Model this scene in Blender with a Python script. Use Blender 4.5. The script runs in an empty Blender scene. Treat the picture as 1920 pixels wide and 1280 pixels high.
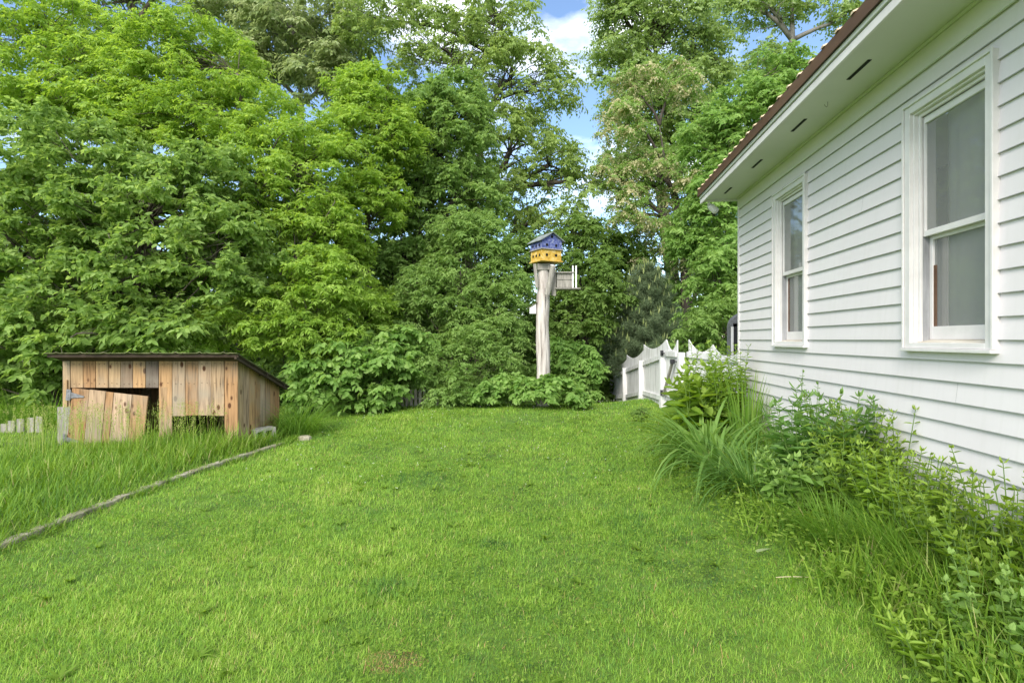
import bpy, math, random
import numpy as np
from mathutils import Vector, Matrix

# ------------------------------------------------------------------ camera, world, sun, exposure
S = bpy.context.scene
F = 1000.0                                   # focal length in photo pixels (1920 wide)
EYE, HZ = 1.5, 636.5
cd = bpy.data.cameras.new('camera'); cam = bpy.data.objects.new('camera', cd)
S.collection.objects.link(cam); S.camera = cam
cam.location = (0, 0, EYE); cam.rotation_euler = (math.radians(90), 0, 0)
cd.sensor_width = 36; cd.lens = 36 * F / 1920; cd.shift_y = -3.5 / 1920
cd.clip_start = 0.05; cd.clip_end = 2000
SUN_EL, SUN_AZ = math.radians(38), math.radians(203)    # azimuth clockwise from +Y
w = bpy.data.worlds.new('World'); S.world = w; w.use_nodes = True
nt = w.node_tree; nt.nodes.clear()
N = nt.nodes.new; LK = nt.links.new
out = N('ShaderNodeOutputWorld'); bg = N('ShaderNodeBackground'); bg.inputs[1].default_value = 0.15
sky = N('ShaderNodeTexSky'); sky.sky_type = 'NISHITA'; sky.sun_disc = False
sky.sun_elevation = SUN_EL; sky.sun_rotation = SUN_AZ
sky.air_density = 1.0; sky.dust_density = 0.6; sky.ozone_density = 2.5
tc = N('ShaderNodeTexCoord'); mp = N('ShaderNodeMapping'); mp.inputs['Scale'].default_value = (1, 1, 2.4)
mp.inputs['Location'].default_value = (0.35, 0.1, 0.62)
n1 = N('ShaderNodeTexNoise'); n1.inputs['Scale'].default_value = 2.1; n1.inputs['Detail'].default_value = 9
n1.inputs['Roughness'].default_value = 0.55
cr = N('ShaderNodeValToRGB'); cr.color_ramp.elements[0].position = 0.505; cr.color_ramp.elements[1].position = 0.62
mx = N('ShaderNodeMix'); mx.data_type = 'RGBA'
mx.inputs[7].default_value = (6.4, 6.7, 7.1, 1)
LK(tc.outputs['Generated'], mp.inputs[0]); LK(mp.outputs[0], n1.inputs[0]); sx = N('ShaderNodeSeparateXYZ'); LK(tc.outputs['Generated'], sx.inputs[0])
mr = N('ShaderNodeMapRange'); mr.inputs[1].default_value = .35; mr.inputs[2].default_value = -.4; mr.inputs[3].default_value = 0; mr.inputs[4].default_value = .16
LK(sx.outputs[1], mr.inputs[0]); ad = N('ShaderNodeMath'); ad.operation = 'ADD'; LK(n1.outputs[0], ad.inputs[0]); LK(mr.outputs[0], ad.inputs[1])
mz = N('ShaderNodeMapRange'); mz.inputs[1].default_value = .15; mz.inputs[2].default_value = .5; mz.inputs[3].default_value = -.10; mz.inputs[4].default_value = .02
LK(sx.outputs[2], mz.inputs[0]); ae = N('ShaderNodeMath'); ae.operation = 'ADD'; LK(ad.outputs[0], ae.inputs[0]); LK(mz.outputs[0], ae.inputs[1])
LK(ae.outputs[0], cr.inputs[0])   # unseen extra cloud behind the camera, added as fill light
LK(cr.outputs[0], mx.inputs[0]); LK(sky.outputs[0], mx.inputs[6]); LK(mx.outputs[2], bg.inputs[0])
LK(bg.outputs[0], out.inputs[0])
sd = bpy.data.lights.new('sun', 'SUN'); sun = bpy.data.objects.new('sun', sd); S.collection.objects.link(sun)
sd.energy = 2.6; sd.angle = math.radians(32); sd.color = (1, 0.94, 0.85)
dv = Vector((math.sin(SUN_AZ) * math.cos(SUN_EL), math.cos(SUN_AZ) * math.cos(SUN_EL), math.sin(SUN_EL)))
sun.rotation_euler = dv.to_track_quat('Z', 'Y').to_euler(); sun.location = dv * 50
S.view_settings.view_transform = 'Standard'; S.view_settings.look = 'None'
S.view_settings.exposure = 1.0; S.view_settings.gamma = 1.0
S.cycles.max_bounces = 10; S.cycles.diffuse_bounces = 8; S.cycles.transmission_bounces = 4
S.cycles.transparent_max_bounces = 8; S.cycles.glossy_bounces = 2; S.cycles.sample_clamp_indirect = 6

rnd = random.Random(7)
def P(px, py, d): return np.array([(px - 960) / F * d, d, EYE - (py - HZ) / F * d])
def sst(a, b, v):
    t = np.clip((v - a) / (b - a), 0, 1); return t * t * (3 - 2 * t)
TH = math.atan(102 / F); CT, ST = math.cos(TH), math.sin(TH)
def g(x, y):
    x = np.asarray(x, float); y = np.asarray(y, float)
    xl = x * CT - y * ST
    z = (.22 - .12 * sst(8.2, 10, y)) * sst(.6, 2.0, xl) * sst(-3, 0, y) + .12 * sst(6, 10.5, y) * sst(-4.2, -1, x)
    z = z - .12 * np.clip(y - 11, 0, 14) * sst(10.5, 13, y)
    z = z + .05 * (1 - sst(-3.75, -3.55, x)) * sst(2, 3.5, y)
    return z + .012 * np.sin(x * 2.1 + y) * np.sin(y * 1.7 - x * .6)
def gz(x, y): return float(g(x, y))

# ------------------------------------------------------------------ object helpers
COL = S.collection
def tag(o, label=None, cat=None, group=None, kind=None):
    if label: o['label'] = label
    if cat: o['category'] = cat
    if group: o['group'] = group
    if kind: o['kind'] = kind
    return o
def empty(name, loc, label, cat, group=None, rz=0):
    o = bpy.data.objects.new(name, None); COL.objects.link(o); o.location = [float(v) for v in loc]
    o.rotation_euler = (0, 0, rz); o.empty_display_size = .1
    return tag(o, label, cat, group)
def mesh_np(name, V, Fc, mat, parent=None, k=4, tint=None, mats=None, midx=None, smooth=False):
    """V (n,3), Fc (m,k) index array"""
    V = np.asarray(V, np.float32); Fc = np.asarray(Fc, np.int32)
    me = bpy.data.meshes.new(name); m = len(Fc)
    me.vertices.add(len(V)); me.vertices.foreach_set('co', V.ravel())
    me.loops.add(m * k); me.loops.foreach_set('vertex_index', Fc.ravel())
    me.polygons.add(m); me.polygons.foreach_set('loop_start', np.arange(m, dtype=np.int32) * k)
    me.polygons.foreach_set('loop_total', np.full(m, k, np.int32))
    if midx is not None: me.polygons.foreach_set('material_index', np.asarray(midx, np.int32))
    if smooth: me.polygons.foreach_set('use_smooth', np.ones(m, bool))
    if tint is not None:
        a = me.attributes.new('tint', 'FLOAT', 'POINT'); a.data.foreach_set('value', np.asarray(tint, np.float32))
    me.update(calc_edges=True)
    for mm in (mats or [mat]): me.materials.append(mm)
    o = bpy.data.objects.new(name, me); COL.objects.link(o)
    if parent: o.parent = parent
    return o
class MB:
    """collects polygons with a per-piece tint; builds ONE mesh object"""
    def __init__(s): s.v = []; s.f = []; s.t = []; s.mi = []
    def add(s, vs, fs, t=0.5, mi=0):
        b = len(s.v); s.v += [tuple(map(float, v)) for v in vs]; s.f += [tuple(i + b for i in f) for f in fs]
        s.t += [t] * len(vs); s.mi += [mi] * len(fs); return s
    def box(s, a, b, t=.5, mi=0, M=None, bev=0):
        x0, y0, z0 = a; x1, y1, z1 = b
        vs = [(x, y, z) for x in (x0, x1) for y in (y0, y1) for z in (z0, z1)]
        if M is not None: vs = [tuple(M @ Vector(v)) for v in vs]
        return s.add(vs, [(0, 1, 3, 2), (4, 6, 7, 5), (0, 4, 5, 1), (2, 3, 7, 6), (0, 2, 6, 4), (1, 5, 7, 3)], t, mi)
    def tube(s, pts, rads, n=8, t=.5, mi=0, cap=True, lump=0):
        pts = [Vector([float(c) for c in p]) for p in pts]; rings = []
        for i, p in enumerate(pts):
            d = (pts[min(i + 1, len(pts) - 1)] - pts[max(i - 1, 0)]).normalized()
            a = d.orthogonal().normalized() if i == 0 else (a - d * a.dot(d)).normalized()
            b = d.cross(a)
            rings.append([p + (a * math.cos(2 * math.pi * j / n) + b * math.sin(2 * math.pi * j / n)) * rads[i] * (1 + lump * math.sin(j * 2.3 + i * .7)) for j in range(n)])
        vs = [v for r in rings for v in r]; fs = []
        for i in range(len(pts) - 1):
            for j in range(n):
                fs.append((i * n + j, i * n + (j + 1) % n, (i + 1) * n + (j + 1) % n, (i + 1) * n + j))
        if cap: fs.append(tuple(range(n))[::-1]); fs.append(tuple((len(pts) - 1) * n + j for j in range(n)))
        return s.add(vs, fs, t, mi)
    def build(s, name, mat, parent=None, bevel=0, smooth=False, mats=None):
        me = bpy.data.meshes.new(name); me.from_pydata(s.v, [], s.f)
        a = me.attributes.new('tint', 'FLOAT', 'POINT'); a.data.foreach_set('value', np.asarray(s.t, np.float32))
        for mm in (mats or [mat]): me.materials.append(mm)
        me.polygons.foreach_set('material_index', np.asarray(s.mi, np.int32))
        if smooth: me.polygons.foreach_set('use_smooth', np.ones(len(s.f), bool))
        me.update()
        o = bpy.data.objects.new(name, me); COL.objects.link(o)
        if parent: o.parent = parent
        if bevel:
            m = o.modifiers.new('bevel', 'BEVEL'); m.width = bevel; m.segments = 2; m.limit_method = 'ANGLE'
        return o

# ------------------------------------------------------------------ materials
def newmat(name):
    m = bpy.data.materials.new(name); m.use_nodes = True; t = m.node_tree; t.nodes.clear(); return m, t
def ramp(t, stops):
    r = t.nodes.new('ShaderNodeValToRGB'); e = r.color_ramp.elements
    while len(e) > 1: e.remove(e[-1])
    e[0].position = stops[0][0]; e[0].color = (*stops[0][1], 1)
    for p, c in stops[1:]:
        x = e.new(p); x.color = (*c, 1)
    return r
def leafmat(name, stops, tr=.5, rough=.55, spec=.2):
    m, t = newmat(name); n = t.nodes.new; l = t.links.new
    at = n('ShaderNodeAttribute'); at.attribute_name = 'tint'
    r = ramp(t, stops); l(at.outputs['Fac'], r.inputs[0])
    b = n('ShaderNodeBsdfPrincipled'); b.inputs['Roughness'].default_value = rough
    b.inputs['Specular IOR Level'].default_value = spec
    tl = n('ShaderNodeBsdfTranslucent'); hs = n('ShaderNodeHueSaturation')
    hs.inputs['Hue'].default_value = .485; hs.inputs['Saturation'].default_value = 1.1; hs.inputs['Value'].default_value = 1.45
    l(r.outputs[0], b.inputs['Base Color']); l(r.outputs[0], hs.inputs['Color']); l(hs.outputs[0], tl.inputs[0])
    ms = n('ShaderNodeMixShader'); ms.inputs[0].default_value = tr; o = n('ShaderNodeOutputMaterial')
    l(b.outputs[0], ms.inputs[1]); l(tl.outputs[0], ms.inputs[2]); l(ms.outputs[0], o.inputs[0]); return m
def noisemat(name, c1, c2, scale=8, rough=.8, bump=.2, stretch=(1, 1, 1), spec=.3, c3=None, detail=6, tintcol=None, metal=0):
    m, t = newmat(name); n = t.nodes.new; l = t.links.new
    tcx = n('ShaderNodeTexCoord'); mpx = n('ShaderNodeMapping'); mpx.inputs['Scale'].default_value = stretch
    no = n('ShaderNodeTexNoise'); no.inputs['Scale'].default_value = scale; no.inputs['Detail'].default_value = detail
    no.inputs['Roughness'].default_value = .6
    st = [(.3, c1), (.7, c2)] if c3 is None else [(.28, c1), (.5, c2), (.72, c3)]
    r = ramp(t, st); b = n('ShaderNodeBsdfPrincipled'); bu = n('ShaderNodeBump'); bu.inputs['Strength'].default_value = bump
    bu.inputs['Distance'].default_value = .02
    b.inputs['Roughness'].default_value = rough; b.inputs['Specular IOR Level'].default_value = spec; b.inputs['Metallic'].default_value = metal
    o = n('ShaderNodeOutputMaterial')
    l(tcx.outputs['Object'], mpx.inputs[0]); l(mpx.outputs[0], no.inputs[0]); l(no.outputs[0], r.inputs[0])
    src = r.outputs[0]
    if tintcol:
        at = n('ShaderNodeAttribute'); at.attribute_name = 'tint'; r2 = ramp(t, tintcol); l(at.outputs['Fac'], r2.inputs[0])
        mxx = n('ShaderNodeMix'); mxx.data_type = 'RGBA'; mxx.blend_type = 'MULTIPLY'; mxx.inputs[0].default_value = 1
        l(r2.outputs[0], mxx.inputs[6]); l(src, mxx.inputs[7]); src = mxx.outputs[2]
    l(src, b.inputs['Base Color']); l(no.outputs[0], bu.inputs['Height']); l(bu.outputs[0], b.inputs['Normal']); l(b.outputs[0], o.inputs[0])
    return m
G3 = lambda d, m_, b: [(0, d), (.5, m_), (1, b)]
M = {}
M['oak'] = leafmat('oak_leaf', G3((0.13, 0.227, 0.049), (0.212, 0.336, 0.077), (0.33, 0.462, 0.138)))
M['elder'] = leafmat('elder_leaf', G3((0.176, 0.305, 0.046), (0.266, 0.413, 0.065), (0.38, 0.522, 0.121)))
M['mid'] = leafmat('mid_leaf', G3((0.137, 0.24, 0.058), (0.206, 0.33, 0.083), (0.297, 0.429, 0.132)))
M['deep'] = leafmat('deep_leaf', G3((0.104, 0.189, 0.039), (0.159, 0.26, 0.059), (0.231, 0.341, 0.094)))
M['pale'] = leafmat('pale_leaf', G3((0.195, 0.273, 0.098), (0.271, 0.342, 0.142), (0.396, 0.451, 0.253)))
M['poplar'] = leafmat('poplar_leaf', G3((0.156, 0.24, 0.065), (0.236, 0.342, 0.1), (0.341, 0.451, 0.165)), rough=.35, spec=.5)
M['olive'] = leafmat('olive_leaf', G3((0.156, 0.24, 0.065), (0.236, 0.336, 0.088), (0.33, 0.429, 0.143)))
M['vine'] = leafmat('vine_leaf', G3((0.13, 0.254, 0.052), (0.206, 0.348, 0.083), (0.308, 0.451, 0.132)))
M['blossom'] = leafmat('blossom', G3((.34, .36, .16), (.5, .48, .27), (.68, .63, .42)))
M['needle'] = leafmat('needle', G3((0.08, 0.125, 0.06), (0.13, 0.185, 0.09), (0.19, 0.25, 0.13)), tr=.15)
M['candle'] = leafmat('candle', G3((.2, .26, .08), (.3, .36, .13), (.4, .45, .2)), tr=.2)
M['daylily'] = leafmat('daylily_leaf', G3((0.075, 0.175, 0.038), (0.135, 0.27, 0.06), (0.23, 0.38, 0.11)), rough=.4, spec=.4)
M['iris'] = leafmat('iris_leaf', G3((0.09, 0.2, 0.03), (0.16, 0.3, 0.045), (0.27, 0.42, 0.09)))
M['weed'] = leafmat('weed_leaf', G3((0.12, 0.215, 0.028), (0.2, 0.32, 0.042), (0.31, 0.43, 0.085)))
M['bright'] = leafmat('bright_leaf', G3((0.14, 0.245, 0.03), (0.22, 0.36, 0.045), (0.34, 0.47, 0.09)))
GR = [(0, (.06, .15, .045)), (.3, (.145, .29, .045)), (.6, (.25, .42, .055)), (.85, (.38, .53, .095)), (.93, (.52, .48, .21)), (1, (.42, .24, .11))]
M['grass'] = leafmat('grass_blade', GR, tr=.33, rough=.55, spec=.2)
M['tall'] = leafmat('tall_grass_blade', [(0, (.07, .16, .03)), (.4, (.14, .27, .032)), (.75, (.25, .39, .05)), (.9, (.38, .43, .14)), (1, (.52, .44, .22))], tr=.35)
M['bark'] = noisemat('bark', (.045, .035, .028), (.16, .135, .11), 9, .95, .6, (1, 1, .25))
M['darkbark'] = noisemat('dark_bark', (.028, .022, .018), (.09, .075, .06), 9, .95, .6, (1, 1, .25))
M['greybark'] = noisemat('grey_bark', (.12, .11, .10), (.30, .28, .26), 7, .95, .6, (1, 1, .3))
M['stem'] = noisemat('stem', (.08, .15, .03), (.14, .22, .05), 20, .7, 0)
M['soil'] = noisemat('soil', (.035, .06, .014), (.09, .15, .022), 5, 1, .5, c3=(.14, .22, .03))
def sidingmat():
    m = noisemat('white_vinyl', (.71, .665, .675), (.75, .705, .72), 1.3, .5, .02, c3=(.775, .735, .745), spec=.3); t = m.node_tree; n = t.nodes.new; l = t.links.new
    b = [q for q in t.nodes if q.type == 'BSDF_PRINCIPLED'][0]; src = b.inputs['Base Color'].links[0].from_socket
    tc_ = n('ShaderNodeTexCoord'); sp = n('ShaderNodeSeparateXYZ'); l(tc_.outputs['Object'], sp.inputs[0])
    # soil splash near the base: noise fading out by half a metre
    no = n('ShaderNodeTexNoise'); no.inputs['Scale'].default_value = 9; no.inputs['Detail'].default_value = 8; l(tc_.outputs['Object'], no.inputs[0])
    r = n('ShaderNodeMapRange'); r.inputs[1].default_value = .35; r.inputs[2].default_value = .85; r.inputs[3].default_value = .62; r.inputs[4].default_value = .18; l(sp.outputs[2], r.inputs[0])
    mu = n('ShaderNodeMath'); mu.operation = 'MULTIPLY'; l(no.outputs[0], mu.inputs[0]); l(r.outputs[0], mu.inputs[1])
    r2 = n('ShaderNodeMapRange'); r2.inputs[1].default_value = .22; r2.inputs[2].default_value = .42; r2.inputs[4].default_value = .55; l(mu.outputs[0], r2.inputs[0])
    # faint vertical run-off streaks
    mp2 = n('ShaderNodeMapping'); mp2.inputs['Scale'].default_value = (1, 9, .5); l(tc_.outputs['Object'], mp2.inputs[0])
    n2 = n('ShaderNodeTexNoise'); n2.inputs['Scale'].default_value = 3; n2.inputs['Detail'].default_value = 6; l(mp2.outputs[0], n2.inputs[0])
    r3 = n('ShaderNodeMapRange'); r3.inputs[1].default_value = .5; r3.inputs[2].default_value = .8; r3.inputs[4].default_value = .14; l(n2.outputs[0], r3.inputs[0])
    mx_ = n('ShaderNodeMath'); mx_.operation = 'MAXIMUM'; l(r2.outputs[0], mx_.inputs[0]); l(r3.outputs[0], mx_.inputs[1])
    m1 = n('ShaderNodeMix'); m1.data_type = 'RGBA'; l(mx_.outputs[0], m1.inputs[0]); l(src, m1.inputs[6]); m1.inputs[7].default_value = (.50, .49, .43, 1); l(m1.outputs[2], b.inputs['Base Color'])
    return m
M['white'] = sidingmat()
M['trim'] = noisemat('white_trim', (.66, .63, .62), (.77, .74, .73), 6, .5, .04, spec=.3)
M['soffit'] = noisemat('soffit_paint', (.62, .62, .57), (.70, .69, .66), 1.2, .6, .02, spec=.2)
M['laped'] = noisemat('lap_shadow_and_seam', (.34, .34, .34), (.48, .48, .48), 6, .9, 0)  # grey paints the shadow line under each lap; also colours the butt seams
M['sill'] = noisemat('worn_sill', (.42, .36, .27), (.70, .66, .58), 16, .8, .3, (1, .3, 1))
M['grey'] = noisemat('weathered_jamb', (.2, .2, .21), (.45, .45, .47), 14, .8, .3, (1, 1, .15))
M['curtain'] = noisemat('curtain', (.74, .72, .70), (.82, .80, .78), 2.5, .9, .05)
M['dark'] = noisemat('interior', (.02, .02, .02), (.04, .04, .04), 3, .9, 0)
M['brownwood'] = noisemat('brown_wood', (.10, .05, .03), (.18, .10, .06), 9, .7, .1)
M['vent'] = noisemat('vent_dark', (.01, .012, .01), (.03, .035, .03), 30, .9, 0)
M['rust'] = noisemat('rusty_metal', (.05, .026, .014), (.105, .055, .03), 4, .6, .1, (1, .2, 1), c3=(.15, .095, .06))
M['ribcap'] = noisemat('pale_rib', (.42, .28, .16), (.66, .55, .38), 9, .6, .1)
M['fence'] = noisemat('fence_paint', (.44, .43, .42), (.66, .65, .65), 7, .75, .15, (1, 1, .2), c3=(.74, .74, .74))
M['iron'] = noisemat('black_iron', (.015, .015, .017), (.04, .04, .045), 20, .5, .1)
M['galv'] = noisemat('galvanised', (.14, .14, .15), (.28, .28, .3), 20, .6, .1, metal=.5)
M['post'] = noisemat('weathered_pole', (.22, .18, .16), (.46, .42, .39), 6, .95, .8, (3, 3, .35), c3=(.60, .56, .53))
M['greywood'] = noisemat('grey_board', (.17, .16, .14), (.36, .34, .30), 9, .95, .4, (3, 3, .5))
M['blue'] = noisemat('faded_blue', (.03, .04, .13), (.08, .105, .28), 22, .9, .4, c3=(.30, .32, .42))
M['yellow'] = noisemat('faded_yellow', (.26, .15, .03), (.50, .32, .05), 16, .9, .4, c3=(.62, .50, .24))
M['hole'] = noisemat('hole', (.004, .004, .004), (.01, .01, .01), 5, 1, 0)
M['roofgrey'] = noisemat('old_tin_roof', (.11, .13, .13), (.26, .29, .29), 9, .8, .2)
M['concrete'] = noisemat('concrete', (.28, .26, .23), (.52, .50, .46), 14, .95, .5)
M['edging'] = noisemat('mossy_edging', (.09, .11, .04), (.25, .23, .16), 9, .95, .9, (1, 1, 1), c3=(.42, .39, .31))
M['straw'] = leafmat('straw', G3((.4, .3, .14), (.55, .43, .24), (.68, .58, .38)), tr=.2)
M['flower'] = leafmat('clover_flower', G3((.6, .6, .5), (.75, .75, .68), (.8, .8, .75)), tr=.2)
M['shroof'] = noisemat('mossy_tin', (.06, .075, .025), (.14, .15, .07), 9, .9, .4, c3=(.24, .23, .14))
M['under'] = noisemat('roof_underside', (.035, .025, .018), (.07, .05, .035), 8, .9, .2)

def plankmat():
    m, t = newmat('rough_planks'); n = t.nodes.new; l = t.links.new
    at = n('ShaderNodeAttribute'); at.attribute_name = 'tint'
    tcx = n('ShaderNodeTexCoord'); sh = n('ShaderNodeVectorMath'); sh.operation = 'ADD'
    cx = n('ShaderNodeCombineXYZ'); ml = n('ShaderNodeMath'); ml.operation = 'MULTIPLY'; ml.inputs[1].default_value = 37
    l(at.outputs['Fac'], ml.inputs[0]); l(ml.outputs[0], cx.inputs[2]); l(ml.outputs[0], cx.inputs[0])
    l(tcx.outputs['Object'], sh.inputs[0]); l(cx.outputs[0], sh.inputs[1])
    mpx = n('ShaderNodeMapping'); mpx.inputs['Scale'].default_value = (14, 14, 1.1); l(sh.outputs[0], mpx.inputs[0])
    no = n('ShaderNodeTexNoise'); no.inputs['Scale'].default_value = 2.4; no.inputs['Detail'].default_value = 8; no.inputs['Distortion'].default_value = .6
    l(mpx.outputs[0], no.inputs[0])
    base = ramp(t, [(0, (.15, .125, .11)), (.12, (.23, .18, .14)), (.22, (.34, .22, .12)), (.4, (.46, .30, .16)), (.6, (.33, .195, .10)), (.75, (.40, .29, .175)), (.9, (.39, .29, .20)), (1, (.48, .36, .26))])
    l(at.outputs['Fac'], base.inputs[0])
    gr = ramp(t, [(.28, (.35, .32, .30)), (.48, (.88, .84, .80)), (.7, (1.15, 1.1, 1.05))]); l(no.outputs[0], gr.inputs[0])
    m1 = n('ShaderNodeMix'); m1.data_type = 'RGBA'; m1.blend_type = 'MULTIPLY'; m1.inputs[0].default_value = 1
    l(base.outputs[0], m1.inputs[6]); l(gr.outputs[0], m1.inputs[7])
    # knots
    mk = n('ShaderNodeMapping'); mk.inputs['Scale'].default_value = (5.5, 5.5, 3.2); l(sh.outputs[0], mk.inputs[0])
    vo = n('ShaderNodeTexVoronoi'); vo.inputs['Scale'].default_value = 1.25; l(mk.outputs[0], vo.inputs[0])
    kr = ramp(t, [(.12, (1, 1, 1)), (.19, (0, 0, 0))]); l(vo.outputs['Distance'], kr.inputs[0])
    m2 = n('ShaderNodeMix'); m2.data_type = 'RGBA'; l(kr.outputs[0], m2.inputs[0]); l(m1.outputs[2], m2.inputs[6]); m2.inputs[7].default_value = (.09, .04, .02, 1)
    # weathered grey areas
    ng = n('ShaderNodeTexNoise'); ng.inputs['Scale'].default_value = 1.6; ng.inputs['Detail'].default_value = 4; l(sh.outputs[0], ng.inputs[0])
    rg = ramp(t, [(.48, (0, 0, 0)), (.68, (.6, .6, .6))]); l(ng.outputs[0], rg.inputs[0])
    m3 = n('ShaderNodeMix'); m3.data_type = 'RGBA'; l(rg.outputs[0], m3.inputs[0]); l(m2.outputs[2], m3.inputs[6]); m3.inputs[7].default_value = (.27, .25, .20, 1)
    b = n('ShaderNodeBsdfPrincipled'); b.inputs['Roughness'].default_value = .85; b.inputs['Specular IOR Level'].default_value = .2
    bu = n('ShaderNodeBump'); bu.inputs['Strength'].default_value = .35; bu.inputs['Distance'].default_value = .01
    l(no.outputs[0], bu.inputs['Height']); l(bu.outputs[0], b.inputs['Normal']); l(m3.outputs[2], b.inputs['Base Color'])
    o = n('ShaderNodeOutputMaterial'); l(b.outputs[0], o.inputs[0]); return m
M['plank'] = plankmat()
def glassmat():
    m, t = newmat('window_glass'); n = t.nodes.new; l = t.links.new
    fr = n('ShaderNodeFresnel'); fr.inputs[0].default_value = 1.8; tr = n('ShaderNodeBsdfTransparent'); tr.inputs[0].default_value = (.86, .88, .87, 1)
    gl = n('ShaderNodeBsdfGlossy'); gl.inputs['Roughness'].default_value = .03
    no = n('ShaderNodeTexNoise'); no.inputs['Scale'].default_value = 3; tcx = n('ShaderNodeTexCoord'); l(tcx.outputs['Object'], no.inputs[0])
    bu = n('ShaderNodeBump'); bu.inputs['Strength'].default_value = .03; l(no.outputs[0], bu.inputs['Height']); l(bu.outputs[0], gl.inputs['Normal'])
    df = n('ShaderNodeBsdfDiffuse'); df.inputs[0].default_value = (.5, .5, .48, 1); m0 = n('ShaderNodeMixShader'); m0.inputs[0].default_value = .40
    l(tr.outputs[0], m0.inputs[1]); l(df.outputs[0], m0.inputs[2])
    ms = n('ShaderNodeMixShader'); l(fr.outputs[0], ms.inputs[0]); l(m0.outputs[0], ms.inputs[1]); l(gl.outputs[0], ms.inputs[2])
    o = n('ShaderNodeOutputMaterial'); l(ms.outputs[0], o.inputs[0]); return m
M['glass'] = glassmat()

# ------------------------------------------------------------------ ground
def ground():
    xs = np.concatenate([np.linspace(-500, -20, 14), np.arange(-19.5, 20, .25), np.linspace(20.5, 500, 14)])
    ys = np.concatenate([np.linspace(-300, -6, 8), np.arange(-5.5, 30, .25), np.linspace(31, 900, 16)])
    X, Y = np.meshgrid(xs, ys); Z = g(X, Y); V = np.stack([X, Y, Z], -1).reshape(-1, 3)
    nx = len(xs); i = np.arange((len(ys) - 1) * (nx - 1)); r = i // (nx - 1) * nx + i % (nx - 1)
    o = mesh_np('ground', V, np.stack([r, r + 1, r + nx + 1, r + nx], 1), M['soil'], smooth=True)
    tag(o, kind='structure')
ground()

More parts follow.
